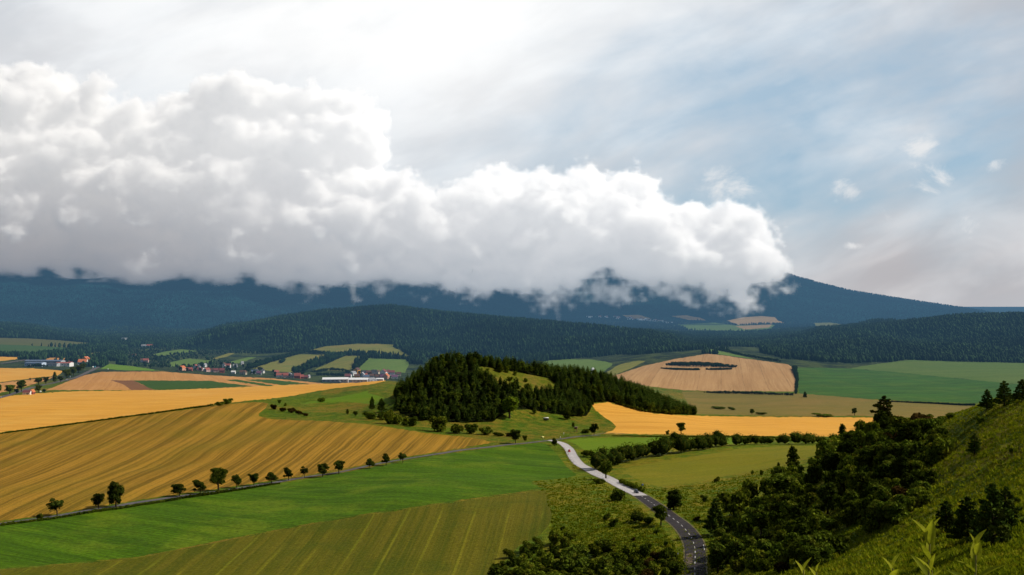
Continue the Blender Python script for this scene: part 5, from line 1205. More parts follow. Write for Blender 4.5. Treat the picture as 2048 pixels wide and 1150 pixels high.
def tuft_mesh(name, spots, rng, mat, blades=7):
    n = len(spots); S = np.array(spots)            # x, y, size
    z = ground(S[:, 0], S[:, 1])
    a = rng.uniform(0, 6.28, (n, blades)); lean = rng.uniform(.25, .9, (n, blades)); s = S[:, 2:3]*rng.uniform(.6, 1.3, (n, blades))
    bx = S[:, 0:1]+rng.normal(size=(n, blades))*S[:, 2:3]*.5; by = S[:, 1:2]+rng.normal(size=(n, blades))*S[:, 2:3]*.5
    dx, dy = np.cos(a), np.sin(a); w = s*.26
    b0 = np.stack([bx-dy*w, by+dx*w, np.broadcast_to(z[:, None], bx.shape)-.05], 2); b1 = np.stack([bx+dy*w, by-dx*w, np.broadcast_to(z[:, None], bx.shape)-.05], 2)
    tp = np.stack([bx+dx*s*lean, by+dy*s*lean, z[:, None]+s*rng.uniform(.5, 1.0, (n, blades))], 2)
    V = np.stack([b0, b1, tp], 2).reshape(-1, 3)
    ti = np.repeat(np.clip(np.repeat(rng.normal(.5, .25, n), blades)+rng.normal(size=n*blades)*.12, 0, 1), 3)
    return np_mesh(name, V, np.arange(len(V)).reshape(-1, 3), mat, attrs={'tint': ti})
def build_tufts():
    rng = np.random.default_rng(71)
    M['tuft'] = leaf_mat('hill_grass', (0.055, 0.085, 0.004), (0.19, 0.21, 0.010), (0.26, 0.19, 0.014), .3, .3)
    M['dry_tuft'] = leaf_mat('dry_grass', (0.060, 0.100, 0.005), (0.145, 0.160, 0.008), (0.22, 0.155, 0.014), .3, .3)
    pts = []
    for _ in range(60000):
        v = rng.uniform(math.log(45), math.log(360)); y = math.exp(v); u = rng.uniform(330, 1150)
        x = u*y/F
        pts.append((x, y, rng.uniform(.2, .6)*(.6+.5*min(1, y/200))))
    tag(link('grass', tuft_mesh('grass', pts, rng, M['tuft'])), 'rough tufty grass on the right hillside', 'grass', kind='stuff')
    pts = []
    polys = [np.array(p) for p in ([(1090,985),(1066,963),(1150,955),(1185,955),(1260,1000),(1330,1060),(1385,1150),(1340,1150),(1100,1075),(1104,1030)], [(1120,895),(1128,893),(1160,945),(1150,950),(1135,925)], [(1255,960),(1310,978),(1400,970),(1500,948),(1560,930),(1500,990),(1440,1040),(1400,1060),(1320,1000)])]
    for P in polys:
        lo, hi = P.min(0), P.max(0); c = rng.uniform(lo, hi, (int((hi-lo).prod()*.16), 2))
        for x, y in c[inside(P, c)]:
            p = at(x, y); pts.append((p.x, p.y, rng.uniform(.3, .85)))
    tag(link('grass', tuft_mesh('grass', pts, rng, M['dry_tuft'])), 'dry yellow weeds and grass beside the road', 'grass', kind='stuff')

FIELD_UV = []
for _n, _m, _pl in FIELDS:
    _q = []
    for _p in densify(_pl, 12):
        _u, _v = cast(*_p) if len(_p) == 2 else (_p[0]-1024.0, math.log(_p[2])); _q.append((_u, _v*300.0))
    FIELD_UV.append(np.array(_q))
build_single_trees(); build_knoll_wood(); build_forest(); build_hedges(); build_thickets(); build_tufts()
# ------------------------------------------------------------------ roads
def smooth_line(P, step):
    P = np.array(P, float); out = []
    for i in range(len(P)-1):
        p0, p1, p2, p3 = P[max(i-1, 0)], P[i], P[i+1], P[min(i+2, len(P)-1)]
        k = max(1, int(np.linalg.norm(p2-p1)/step))
        for j in range(k):
            t = j/k
            out.append(.5*((2*p1)+(-p0+p2)*t+(2*p0-5*p1+4*p2-p3)*t*t+(-p0+3*p1-3*p2+p3)*t**3))
    out.append(P[-1]); return np.array(out)
def frame(line):
    d = np.gradient(line, axis=0); d /= np.linalg.norm(d, axis=1, keepdims=True); return d, np.stack([-d[:, 1], d[:, 0]], 1)
def strip(line, offs, lift):
    _, n = frame(line)
    V = []
    for o in offs:
        q = line+n*np.asarray(o).reshape(-1, 1); V.append(np.stack([q[:, 0], q[:, 1], ground(q[:, 0], q[:, 1])+lift], 1))
    k, m = len(line), len(offs); V = np.stack(V, 1).reshape(-1, 3)
    Fc = [(i*m+j, i*m+j+1, (i+1)*m+j+1, (i+1)*m+j) for i in range(k-1) for j in range(m-1)]
    return V, np.array(Fc)
def up(V, Fc):
    a = np.cross(V[Fc[:, 1]]-V[Fc[:, 0]], V[Fc[:, 2]]-V[Fc[:, 0]])[:, 2]; Fc = Fc.copy(); Fc[a < 0] = Fc[a < 0][:, ::-1]; return Fc
def road_mat(name, c1, c2, spec=.25):
    t = N(name); pos = t.n('ShaderNodeNewGeometry')
    a = t.noise(pos, .35, 4, .7); b = t.noise(pos, 9.0, 3, .7)
    col = t.mix(t.mr(a, .35, .65), c1, c2); g = t.mr(b, .2, .8, .8, 1.2); col = t.mix(1.0, col, t.comb(g, g, g), 'MULTIPLY')
    return finish(t, col, .75, t.n('ShaderNodeBump', {'Strength': .3, 'Distance': .03, 'Height': b}), spec, .6)
M['asphalt'] = road_mat('dark_asphalt', (0.030, 0.026, 0.028), (0.046, 0.040, 0.041), .04)
M['pale_road'] = road_mat('pale_concrete_road', (0.36, 0.335, 0.335), (0.46, 0.43, 0.42))
M['lane'] = road_mat('grey_lane', (0.075, 0.070, 0.074), (0.115, 0.105, 0.105), .08)
M['paint'] = road_mat('white_road_paint', (0.72, 0.70, 0.66), (0.85, 0.83, 0.80))
M['rust_paint'] = road_mat('worn_brown_paint', (0.20, 0.135, 0.07), (0.38, 0.27, 0.13))
M['gravel'] = road_mat('verge_gravel', (0.09, 0.085, 0.02), (0.17, 0.135, 0.04))

def build_roads():
    cl = [(1391,1260),(1393,1200),(1391,1163),(1389.5,1149),(1387.7,1137.7),(1389,1126.6),(1391,1115.5),(1392.4,1103),(1391,1094.6),(1389.4,1087),(1387,1079.6),(1382,1072),(1377,1064),(1371,1057),(1363,1050),(1355,1044),(1345,1037),(1333,1028),(1320,1018.5),(1305,1008),(1291,997.5),(1271.6,986.5),(1249,976),(1227,963.5),(1206,953),(1182.6,942),(1166,933),(1155,925),(1146,913.5),(1140.5,902),(1133,893),(1122,885.8),(1111,881.5),(1101,880),(1090,880.5)]
    P = [tuple(at(x, y).xy) for x, y in cl]
    main = smooth_line(P, 2.5)
    main = np.stack([np.convolve(np.pad(main[:, k], 6, mode='edge'), np.ones(13)/13, 'valid') for k in (0, 1)], 1)
    cut = int(np.argmin(np.hypot(*(main-np.array(at(1279, 991).xy)).T)))
    HW = 3.3
    V, Fc = strip(main[:cut+1], np.linspace(-HW, HW, 7), .16); tag(link('road', np_mesh('road', V, up(V, Fc), M['asphalt'], smooth=True)), kind='structure')
    V, Fc = strip(main[cut:], np.linspace(-HW, HW, 7), .16); tag(link('road', np_mesh('road', V, up(V, Fc), M['pale_road'], smooth=True)), kind='structure')
    for s in (-1, 1):
        V, Fc = strip(main, np.linspace(s*HW, s*(HW+.5), 3), .10); tag(link('road_verge', np_mesh('road_verge', V, up(V, Fc), M['gravel'], smooth=True)), kind='structure')
    # dashes and edge lines
    s = np.concatenate([[0], np.cumsum(np.hypot(*np.diff(main, axis=0).T))])
    def sub(a, b, n=5): q = np.linspace(a, b, n); return np.stack([np.interp(q, s, main[:, 0]), np.interp(q, s, main[:, 1])], 1)
    Vs, Fs, k = [], [], 0
    def add(line, o0, o1):
        nonlocal k
        V, Fc = strip(line, (o0, o1), .175); Vs.append(V); Fs.append(up(V, Fc)+k); k += len(V)
    d = 4.0
    while d < s[-1]-25: add(sub(d, d+3.0), -.085, .085); d += 7.4
    j0 = float(np.interp(at(1411, 1100).y, main[:, 1], s))
    add(sub(j0, j0+9), -3.05, -2.9)
    Vm, Fm = np.concatenate(Vs), np.concatenate(Fs)
    tag(link('road_markings', np_mesh('road_markings', Vm, Fm, M['paint'])), kind='structure')
    # brown zigzag in the lane to the left of the bend
    Vs, Fs, k = [], [], 0
    z0 = float(np.interp(at(1375, 1131).y, main[:, 1], s)); z1 = float(np.interp(at(1375, 1108).y, main[:, 1], s))
    q = np.linspace(z0, z1, 15)
    for i in range(14):
        a = sub(q[i], q[i]+.01, 2)[0]; b = sub(q[i+1], q[i+1]+.01, 2)[0]
        _, n = frame(sub(q[i], q[i+1], 4)); n = n[1]
        oa, ob = (2.95, .75) if i % 2 == 0 else (.75, 2.95)
        pa, pb = a+n*oa, b+n*ob; t_ = (pb-pa)/np.linalg.norm(pb-pa); w = np.array([-t_[1], t_[0]])*.11
        quad = np.array([pa-w, pa+w, pb+w, pb-w]); V = np.concatenate([quad, ground(quad[:, 0], quad[:, 1])[:, None]+.178+.003*(i % 2)], 1)
        Vs.append(V); Fs.append(up(V, np.array([[0, 1, 2, 3]]))+k); k += 4
    tag(link('road_markings', np_mesh('road_markings', np.concatenate(Vs), np.concatenate(Fs), M['rust_paint'])), kind='structure')
    def simple(name, pts, hw, mat, lift=.14, step=4, ymin=0):
        L = smooth_line([tuple(at(x, y, ymin).xy) for x, y in pts], step)
        V, Fc = strip(L, np.linspace(-hw, hw, 5), lift); tag(link(name, np_mesh(name, V, up(V, Fc), mat, smooth=True)), kind='structure'); return L
    simple('lane', [(1199,870.5),(1180,871.5),(1150,873.8),(1110,879.5),(1060,885.5),(1000,891.5),(900,904),(800,920),(700,940),(600,956.3),(500,973),(400,987.5),(300,1001.5),(200,1018),(100,1034.5),(0,1048),(-200,1076)], 2.1, M['lane'])
    simple('track', [(1185,870.3),(1210,866.5),(1250,867.8)], 1.6, M['gravel'], .18)
    L = simple('highway', [(-60,808),(-20,800),(0,795.5),(30,786.5),(70,774),(120,763),(160,751.5),(185,740),(200,732),(213,724),(222,720)], 5.0, M['lane'], .3)
    simple('highway', [(-60,730),(0,727.5),(40,722),(80,715),(110,711),(150,702),(190,693.5),(225,687),(250,683)], 6.5, M['lane'], .8, 8)
build_roads()

# ------------------------------------------------------------------ small built things
def paint(name, c, rough=.5, spec=.4, haze=1.0):
    t = N(name); pos = t.n('ShaderNodeNewGeometry'); n = t.noise(pos, .8, 3, .6); g = t.mr(n, .2, .8, .88, 1.1)
    return finish(t, t.mix(1.0, c, t.comb(g, g, g), 'MULTIPLY'), rough, None, spec, haze)
PAINT = {}
def col(name, c, **k):
    if name not in PAINT: PAINT[name] = paint(name, c, **k)
    return PAINT[name]
WALL = {'white': (.86,.84,.80), 'cream': (.72,.62,.46), 'orange': (.72,.33,.05), 'salmon': (.72,.40,.28), 'pink': (.66,.44,.40), 'grey': (.42,.42,.44), 'brown': (.22,.13,.09), 'blue': (.50,.60,.74), 'red': (.40,.10,.08)}
ROOF = {'red': (.32,.10,.08), 'dark red': (.19,.065,.065), 'brown': (.12,.065,.05), 'dark grey': (.06,.06,.07), 'blue grey': (.12,.16,.24), 'orange': (.55,.17,.07), 'purple': (.15,.07,.13), 'white': (.78,.78,.78), 'grey': (.3,.31,.33)}
def wallm(c): return col('wall_'+c, WALL[c], rough=.9, spec=.1)
def roofm(c): return col('roof_'+c.replace(' ', '_'), ROOF[c], rough=.8, spec=.15)
GLASS = col('window_glass', (.035,.045,.06), rough=.15, spec=.6)
METAL = col('grey_metal', (.35,.35,.36), rough=.45); BLACK = col('black_rubber', (.015,.015,.016), rough=.8); WOOD = col('weathered_wood', (.26,.125,.06), rough=.9, haze=.3); WHITE = col('white_paint', (.82,.82,.80)); RED = col('red_paint', (.62,.03,.02), rough=.3)

def boxes(name, bs, mat, parent=None, loc=None):
    """mesh made of boxes (cx,cy,cz,sx,sy,sz) - one part"""
    V, Fc = [], []
    for cx, cy, cz, sx, sy, sz in bs:
        b = len(V)
        for dz in (-.5, .5):
            for dx, dy in ((-.5,-.5),(.5,-.5),(.5,.5),(-.5,.5)): V.append((cx+dx*sx, cy+dy*sy, cz+dz*sz))
        Fc += [tuple(b+i for i in q) for q in ((3,2,1,0),(4,5,6,7),(0,1,5,4),(1,2,6,5),(2,3,7,6),(3,0,4,7))]
    return link(name, np_mesh(name, np.array(V), np.array(Fc), mat), parent, loc)
def poly_obj(name, V, Fc, mat, parent=None, smooth=False):
    me = bpy.data.meshes.new(name); me.from_pydata([tuple(v) for v in V], [], [tuple(f) for f in Fc]); me.materials.append(mat); me.update()
    if smooth: me.polygons.foreach_set('use_smooth', [True]*len(me.polygons))
    return link(name, me, parent)
def gable_walls(w, d, h, rh):
    """walls with gables at both ends of the ridge (ridge along x)"""
    V = [(-w/2,-d/2,-1.5),(w/2,-d/2,-1.5),(w/2,d/2,-1.5),(-w/2,d/2,-1.5),(-w/2,-d/2,h),(w/2,-d/2,h),(w/2,d/2,h),(-w/2,d/2,h),(-w/2,0,h+rh),(w/2,0,h+rh)]
    return V, [(0,1,5,4),(2,3,7,6),(1,2,6,9,5),(3,0,4,8,7)]
def gable_roof(w, d, h, rh, o=.5, th=.22):
    k = rh/(d/2); V = []
    for x in (-w/2-o, w/2+o):
        V += [(x,-d/2-o,h-o*k+.03),(x,0,h+rh+.03),(x,d/2+o,h-o*k+.03),(x,d/2+o,h-o*k+th),(x,0,h+rh+th+.03),(x,-d/2-o,h-o*k+th)]
    return V, [(5,4,10,11),(4,3,9,10),(0,6,7,1),(1,7,8,2),(0,1,4,5),(1,2,3,4),(6,11,10,7),(7,10,9,8),(0,5,11,6),(2,8,9,3)]
def house(p, w, d, h, rh, wall, roof, rz, label, group='houses of the valley village', cat='house', name='house', detail=True, chimney=True):
    o = empty(name, p, rz); tag(o, label, cat, group)
    poly_obj('wall', *gable_walls(w, d, h, rh), wallm(wall), o)
    r = poly_obj('roof', *gable_roof(w, d, h, rh), roofm(roof), o)
    if chimney: boxes('chimney', [(w*.22, d*.12, h+rh*.75+.6, .7, .7, 2.0)], col('brick_chimney', (.30,.12,.08)), r)
    if detail:
        for x in (-w*.28, w*.05, w*.30): boxes('window', [(x, -d/2-.03, h*.55, 1.1, .1, 1.3)], GLASS, o)
        for s in (-1, 1): boxes('window', [(s*(w/2+.03), 0, h*.6, .1, 1.2, 1.3)], GLASS, o)
        boxes('door', [(w*.17, -d/2-.04, 1.0, 1.0, .12, 2.1)], col('door_wood', (.14,.07,.04)), o)
    return o

def build_village():
    L = [ # px, row, width px, walls, roof, turn (deg), height, roof height, words that single the house out
     (364,741,9,'salmon','orange',75,5,3.6,'pink house with orange gable, leftmost of the village street'),(379,741.5,10,'red','red',5,3,3,'long low red roofed house, second in the village street'),(391.5,738,6,'white','red',80,5,3.5,'white gabled house, left of a pair behind the red barn roofs'),
     (397,738,6,'white','dark grey',85,5,3.2,'white gabled house, right of a pair behind the red barn roofs'),(400,742,9,'pink','dark red',10,3.5,3.2,'dark red roofed house in front of the two white gables'),(409,741.8,8,'white','white',5,3.2,2,'bright white long house in the village street'),(414,743.5,7,'pink','red',60,4,3,'pink house right of the bright white long house'),
     (410,734,4.5,'white','grey',70,4.5,2.5,'tiny white house among trees above the village street'),(424,743.5,7,'grey','brown',10,3.5,3,'grey house with brown roof in the middle of the street'),(432,744.5,8,'pink','dark red',20,4,3.2,'dark red roofed house left of the red barn'),(444,745.5,9,'red','dark red',15,4.5,3.8,'tall red barn in the village street'),
     (448.5,735.5,5,'white','brown',80,6.5,3.5,'tall white house end standing above the street'),(456,735.5,9.5,'white','red',0,4.5,3.6,'long white house with red roof standing above the street'),(467,747,7,'white','white',0,3,2,'low white shed by the field edge in the street'),(484,748.5,8,'cream','brown',10,4,3.2,'cream house with brown roof near the field edge'),
     (490,749,5,'cream','brown',80,4,3,'small cream gable next to the brown roofed house'),(470.5,734.5,7,'grey','grey',5,3.5,3,'grey house on the slope right of the long white house'),(484.5,729.5,4.5,'white','grey',40,4.5,2.6,'solitary white cottage high on the slope above the village'),(507.5,747.5,8,'grey','blue grey',15,4,3,'grey blue house left in the dull group of roofs'),
     (513.5,746.5,5,'white','dark grey',75,5,3,'white gable in the dull group of roofs'),(518,749.5,8,'grey','purple',5,3.6,3,'purple roofed house in the dull group of roofs'),(525.5,746.5,5,'white','dark grey',80,5,3,'white gable at the right end of the dull group'),(553,748.5,8,'pink','red',30,4,3.4,'pink house with red roof beneath the left hay meadow'),
     (559,754.5,11,'white','red',10,4,3.4,'white walled house with broad red roof at the field edge'),(571.5,755,9,'pink','red',15,4.2,4,'pink house with steep red roof at the field edge'),(579,753.5,7,'white','grey',80,4,3,'white house end behind dark bushes at the field edge'),(584,756,7,'grey','dark grey',5,3.4,3,'dark roofed house between white and red neighbours'),
     (588.5,755.5,4,'white','grey',80,4,2.8,'narrow white house left of the big red barn'),(595,756.8,11,'red','red',0,5,4.4,'big red barn at the field edge of the village'),(603,757.2,8,'red','red',15,3.6,3.4,'low red barn right of the big red barn'),(611,757.2,9,'brown','dark red',5,3,3,'dark red roofed shed right of the barns'),
     (617.5,756,4,'white','grey',75,3.4,2.4,'last small white house right of the dark red shed'),
     (696,756.5,11,'brown','dark red',5,4,4,'dark red roofed house behind the white warehouses'),(714,747,9,'orange','brown',70,7,3.5,'tall orange house at the top of the settlement by the green pasture'),(706.5,751,8,'white','grey',60,5,3,'grey white house below the tree belt left in the settlement'),(714,756.5,10,'orange','brown',10,4.5,3,'orange house directly behind the warehouses'),
     (725,754,7,'white','grey',85,5.5,3.4,'white gabled house in the middle of the settlement front'),(730.5,748.5,10,'blue','dark grey',15,4,3.5,'blue grey house with dark roof in the settlement'),(738,748.5,10,'brown','brown',10,4,3.2,'brown house with brown roof in the settlement'),(748,748,8,'white','dark grey',5,5,3.2,'white house with dark roof at the upper edge of the settlement'),
     (755.5,748,6,'cream','brown',75,4.5,3,'cream house right of the white one at the upper edge'),(767,750.5,11,'white','dark red',85,6.5,5,'largest white gabled house of the settlement'),(782.5,751,12,'white','dark red',10,6,3.4,'wide white house with dark red roof right in the settlement'),(743.5,755.5,8,'grey','brown',15,4,3,'grey brown house in the second row of the settlement'),
     (756.5,757.5,11,'pink','brown',5,4.5,3.2,'pinkish house with brown roof in the settlement front row'),(765.5,757.5,9,'grey','purple',5,4,4,'purple roofed house in the settlement front row'),(772.5,757.5,9,'salmon','orange',80,5.5,4,'salmon gabled house in the settlement front row'),(789,757,11,'white','purple',10,3.4,3.4,'purple roofed white house at the wood edge'),
     (760,761,13,'white','white',0,3,1.4,'low bright white shed just above the wheat'),(733,757,10,'cream','blue grey',5,3.6,3,'cream house with blue grey roof behind the warehouses'),(750,752,8,'brown','dark grey',10,4,3,'dark roofed house between upper and lower settlement rows'),(731,753.5,7,'red','red',20,3.6,3,'small red roofed house right of the white gable'),
     (797,752,8,'cream','brown',15,4.5,3,'cream house half hidden by the knoll wood'),(775,747,7,'white','brown',60,4.5,3,'white house behind the largest white gable'),
     (286,724,8,'white','brown',20,4.5,3,'white house among dark valley trees, left of a close pair'),(292,724.5,9,'pink','red',10,4.5,3.4,'pink house among dark valley trees, right of a close pair'),(288,695,8,'white','grey',5,5,3,'white house low in the dark forest gap, left of two'),(300,695,11,'white','red',0,5,3.6,'white red roofed house low in the dark forest gap, right of two'),
     (268,714,7,'grey','brown',30,4,3,'grey brown house among dark valley trees near the highway')]
    for px, py, wpx, wl, rf, rz, h, rh, lab in L:
        p = at(px, py, 1750); m = wpx*p.y/F
        s = 1.25; m *= 1.1
        if rz > 45: d, w = m, m*1.3
        else: w, d = m, m*.72
        house(p, w, min(d, 13), h*s, rh*s, wl, rf, math.radians(rz), lab, 'houses of the valley village', detail=True)
    # bell tower seen over the wood, far village
    rng = np.random.default_rng(9)
    for i in range(44):
        px = rng.choice([rng.uniform(1172, 1222), rng.uniform(1228, 1262), rng.uniform(1250, 1310), rng.uniform(1300, 1345)], p=[.25, .2, .35, .2])
        py = np.interp(px, [1172, 1222, 1262, 1310, 1345], [636, 636, 638, 643, 647.5])+rng.uniform(-2.5, 1.5)
        p = at(px, py, 5200); rf = rng.choice(['red', 'brown', 'grey', 'white'], p=[.4, .2, .2, .2]); w = rng.uniform(13, 22)
        house(p, w, w*.7, 6, 4, 'white', rf, rng.uniform(-.4, .4), 'tiny pale house in the distant village under the mountain', 'houses of the distant village', detail=False, chimney=False)
    # church in the distant village
    p = at(1330, 645.5, 5200); o = empty('church', p); tag(o, 'tiny white church with pointed spire in the distant village', 'church')
    poly_obj('wall', *gable_walls(26, 12, 9, 6), wallm('white'), o); poly_obj('roof', *gable_roof(26, 12, 9, 6), roofm('brown'), o)
    boxes('tower', [(-15, 0, 9, 7, 7, 20)], wallm('white'), o)
    poly_obj('spire', [(-19,-4,19),(-11,-4,19),(-11,4,19),(-19,4,19),(-15,0,38)], [(0,1,4),(1,2,4),(2,3,4),(3,0,4)], roofm('dark grey'), o)
    # white tower behind the knoll wood
    p = at(1186, 752, 1300); o = empty('church', p, .3); tag(o, 'white church tower rising behind the tail of the knoll wood', 'church'); k = p.y/F
    hh = 14*k; w = 6*k
    boxes('tower', [(0, 0, hh*.5-2, w, w, hh+4)], wallm('white'), o)
    for s in (-1, 1): boxes('window', [(s*w*.22, -w/2-.04, hh*.72, w*.16, .1, hh*.14)], GLASS, o)
    poly_obj('roof', [(-w*.55,-w*.55,hh),(w*.55,-w*.55,hh),(w*.55,w*.55,hh),(-w*.55,w*.55,hh),(0,0,hh+w*.55)], [(0,1,4),(1,2,4),(2,3,4),(3,0,4),(3,2,1,0)], roofm('white'), o)

def hall(p, w, d, h, rh, wall, roof, rz, label, name='warehouse', cat='warehouse', wins=6, doors=1):
    o = empty(name, p, rz); tag(o, label, cat)
    poly_obj('wall', *gable_walls(w, d, h, rh), wallm(wall), o); poly_obj('roof', *gable_roof(w, d, h, rh, .4, .3), roofm(roof), o)
    for i in range(wins): boxes('window', [(-w/2+w*(i+.5)/wins, -d/2-.04, h*.62, w/wins*.55, .12, h*.22)], GLASS, o)
    for i in range(doors): boxes('door', [(w*(.18-.35*i), -d/2-.09, h*.3, 4.0, .14, h*.6)], METAL, o)
    return o
def build_halls():
    g = lambda x, y: at(x, y, 1700)
    hall(g(671,764.5), 54, 26, 7, 3.2, 'grey', 'white', .10, 'long white roofed warehouse left of two beside the wheat field')
    hall(g(715,765), 48, 26, 7, 3.2, 'grey', 'white', -.05, 'long white roofed warehouse right of two beside the wheat field')
    hall(g(741,765), 22, 18, 7, 3, 'grey', 'grey', .9, 'grey gabled shed at the right end of the white warehouses', wins=2)
    p = g(702,758); o = empty('silo', p); tag(o, 'thin white silo standing behind the gap of the warehouses', 'silo')
    v, f = tube([(0,0,-1),(0,0,9),(0,0,10)], [1.8,1.8,.6], 14); poly_obj('body', v, f+[tuple(range(28, 42))], WHITE, o, True); boxes('ladder', [(0,-1.9,4.5,.5,.1,9)], METAL, o)
    # works and petrol station on the left
    a = lambda x, y: at(x, y)
    k = a(70, 731).y/F
    hall(a(71,732.2), 34*k, 22, 8, 1.4, 'blue', 'blue grey', -.02, 'pale blue and white factory hall by the left highway', 'factory_hall', 'factory', 8, 2)
    hall(a(104,732.0), 27*k, 20, 6, 1.4, 'grey', 'dark grey', -.02, 'dark grey middle factory hall between the blue and the red one', 'factory_hall', 'factory', 6, 1)
    hall(a(129,732.2), 29*k, 22, 7.5, 2, 'white', 'red', -.02, 'factory hall with bright red roof and white wall by the left highway', 'factory_hall', 'factory', 5, 1)
    hall(a(90,727.2), 75*k, 24, 7, 2, 'grey', 'blue grey', -.02, 'long low blue grey factory roof behind the other halls', 'factory_hall', 'factory', 4, 0)
    hall(a(166,731.0), 17*k, 18, 9, 6.5, 'white', 'orange', .15, 'orange red gabled building of the petrol station with white walls', 'station_building', 'building', 3, 1)
    hall(a(172,726.5), 10*k, 14, 12, 5, 'orange', 'orange', 1.2, 'taller orange red block behind the petrol station building', 'station_building', 'building', 2, 0)
    hall(a(142,730.6), 7*k, 12, 6, 3, 'brown', 'dark red', .2, 'small dark red shed between factory and petrol station', 'station_building', 'building', 1, 0)
    p = a(175.5, 727); o = empty('radio_mast', p); tag(o, 'thin red and white striped mast beside the petrol station', 'mast'); H = 15*p.y/F
    for i in range(5): poly_obj('section', *tube([(0,0,H*i/5),(0,0,H*(i+1)/5)], [.75-.08*i,.7-.08*i], 8), RED if i % 2 else WHITE, o, True)
    # two white slab buildings on the slope beyond
    p = a(248.5, 683); k = p.y/F; o = empty('apartment_building', p, .2); tag(o, 'pale block of a building standing alone in the dark forest gap', 'building')
    boxes('wall', [(0,0,4.2*k-2,12.5*k,14,8.6*k)], wallm('white'), o); boxes('roof', [(0,0,8.4*k+.2-2+.1,12.9*k,15,.5)], roofm('grey'), o)
    for j in range(2):
        for i in range(4): boxes('window', [(-4.5*k+i*3*k, -7.05, 2.4*k+j*3*k, 1.5*k, .14, 1.3*k)], GLASS, o)
    p = a(259, 671); k = p.y/F; o = empty('apartment_building', p, .1); tag(o, 'smaller pale block just above the lone building in the forest gap', 'building')
    boxes('wall', [(0,0,1.4*k-1,7*k,12,3.2*k)], wallm('white'), o); boxes('roof', [(0,0,3.0*k-1+.2,7.3*k,13,.4)], roofm('grey'), o)
    for i in range(3): boxes('window', [(-2*k+i*2*k, -6.05, 1.3*k, 1.0*k, .14, .9*k)], GLASS, o)
    # house by the road with red roof
    p = a(54.5, 789); k = p.y/F
    house(p, 14*k, 7, 3.4, 3.0, 'white', 'dark red', .05, 'long white house with dark red roof under trees by the left highway', None)
    p = a(65, 788.5); house(p, 6*k, 6, 3.6, 3.4, 'red', 'orange', 1.2, 'small bright red gabled house beside the long white roadside house', None)

# ------------------------------------------------------------------ vehicles and small things
def wheel(parent, x, y, r, w):
    v, f = tube([(x, y-w/2, r), (x, y+w/2, r)], [r, r], 16); me = poly_obj('wheel', v, f+[tuple(range(15, -1, -1)), tuple(range(16, 32))], BLACK, parent, False)
    v, f = tube([(x, y-w/2-.015, r), (x, y+w/2+.015, r)], [r*.58, r*.58], 12); poly_obj('rim', v, f+[tuple(range(11, -1, -1)), tuple(range(12, 24))], METAL, me)
def loft_body(name, secs, mat, parent):
    """car skin lofted through cross-sections (x, half width, z low, z high, inset)"""
    V, Fc = [], []
    for x, hw, z0, z1, ins in secs:
        for yy, zz in ((-hw*.94, z0), (-hw, z0+(z1-z0)*.35), (-hw*.97, z0+(z1-z0)*.75), (-hw*ins, z1), (hw*ins, z1), (hw*.97, z0+(z1-z0)*.75), (hw, z0+(z1-z0)*.35), (hw*.94, z0)): V.append((x, yy, zz))
    n = 8
    for i in range(len(secs)-1):
        for j in range(n): Fc.append((i*n+j, i*n+(j+1) % n, (i+1)*n+(j+1) % n, (i+1)*n+j))
    Fc += [tuple(range(n-1, -1, -1)), tuple((len(secs)-1)*n+j for j in range(n))]
    return poly_obj(name, V, Fc, mat, parent, True)
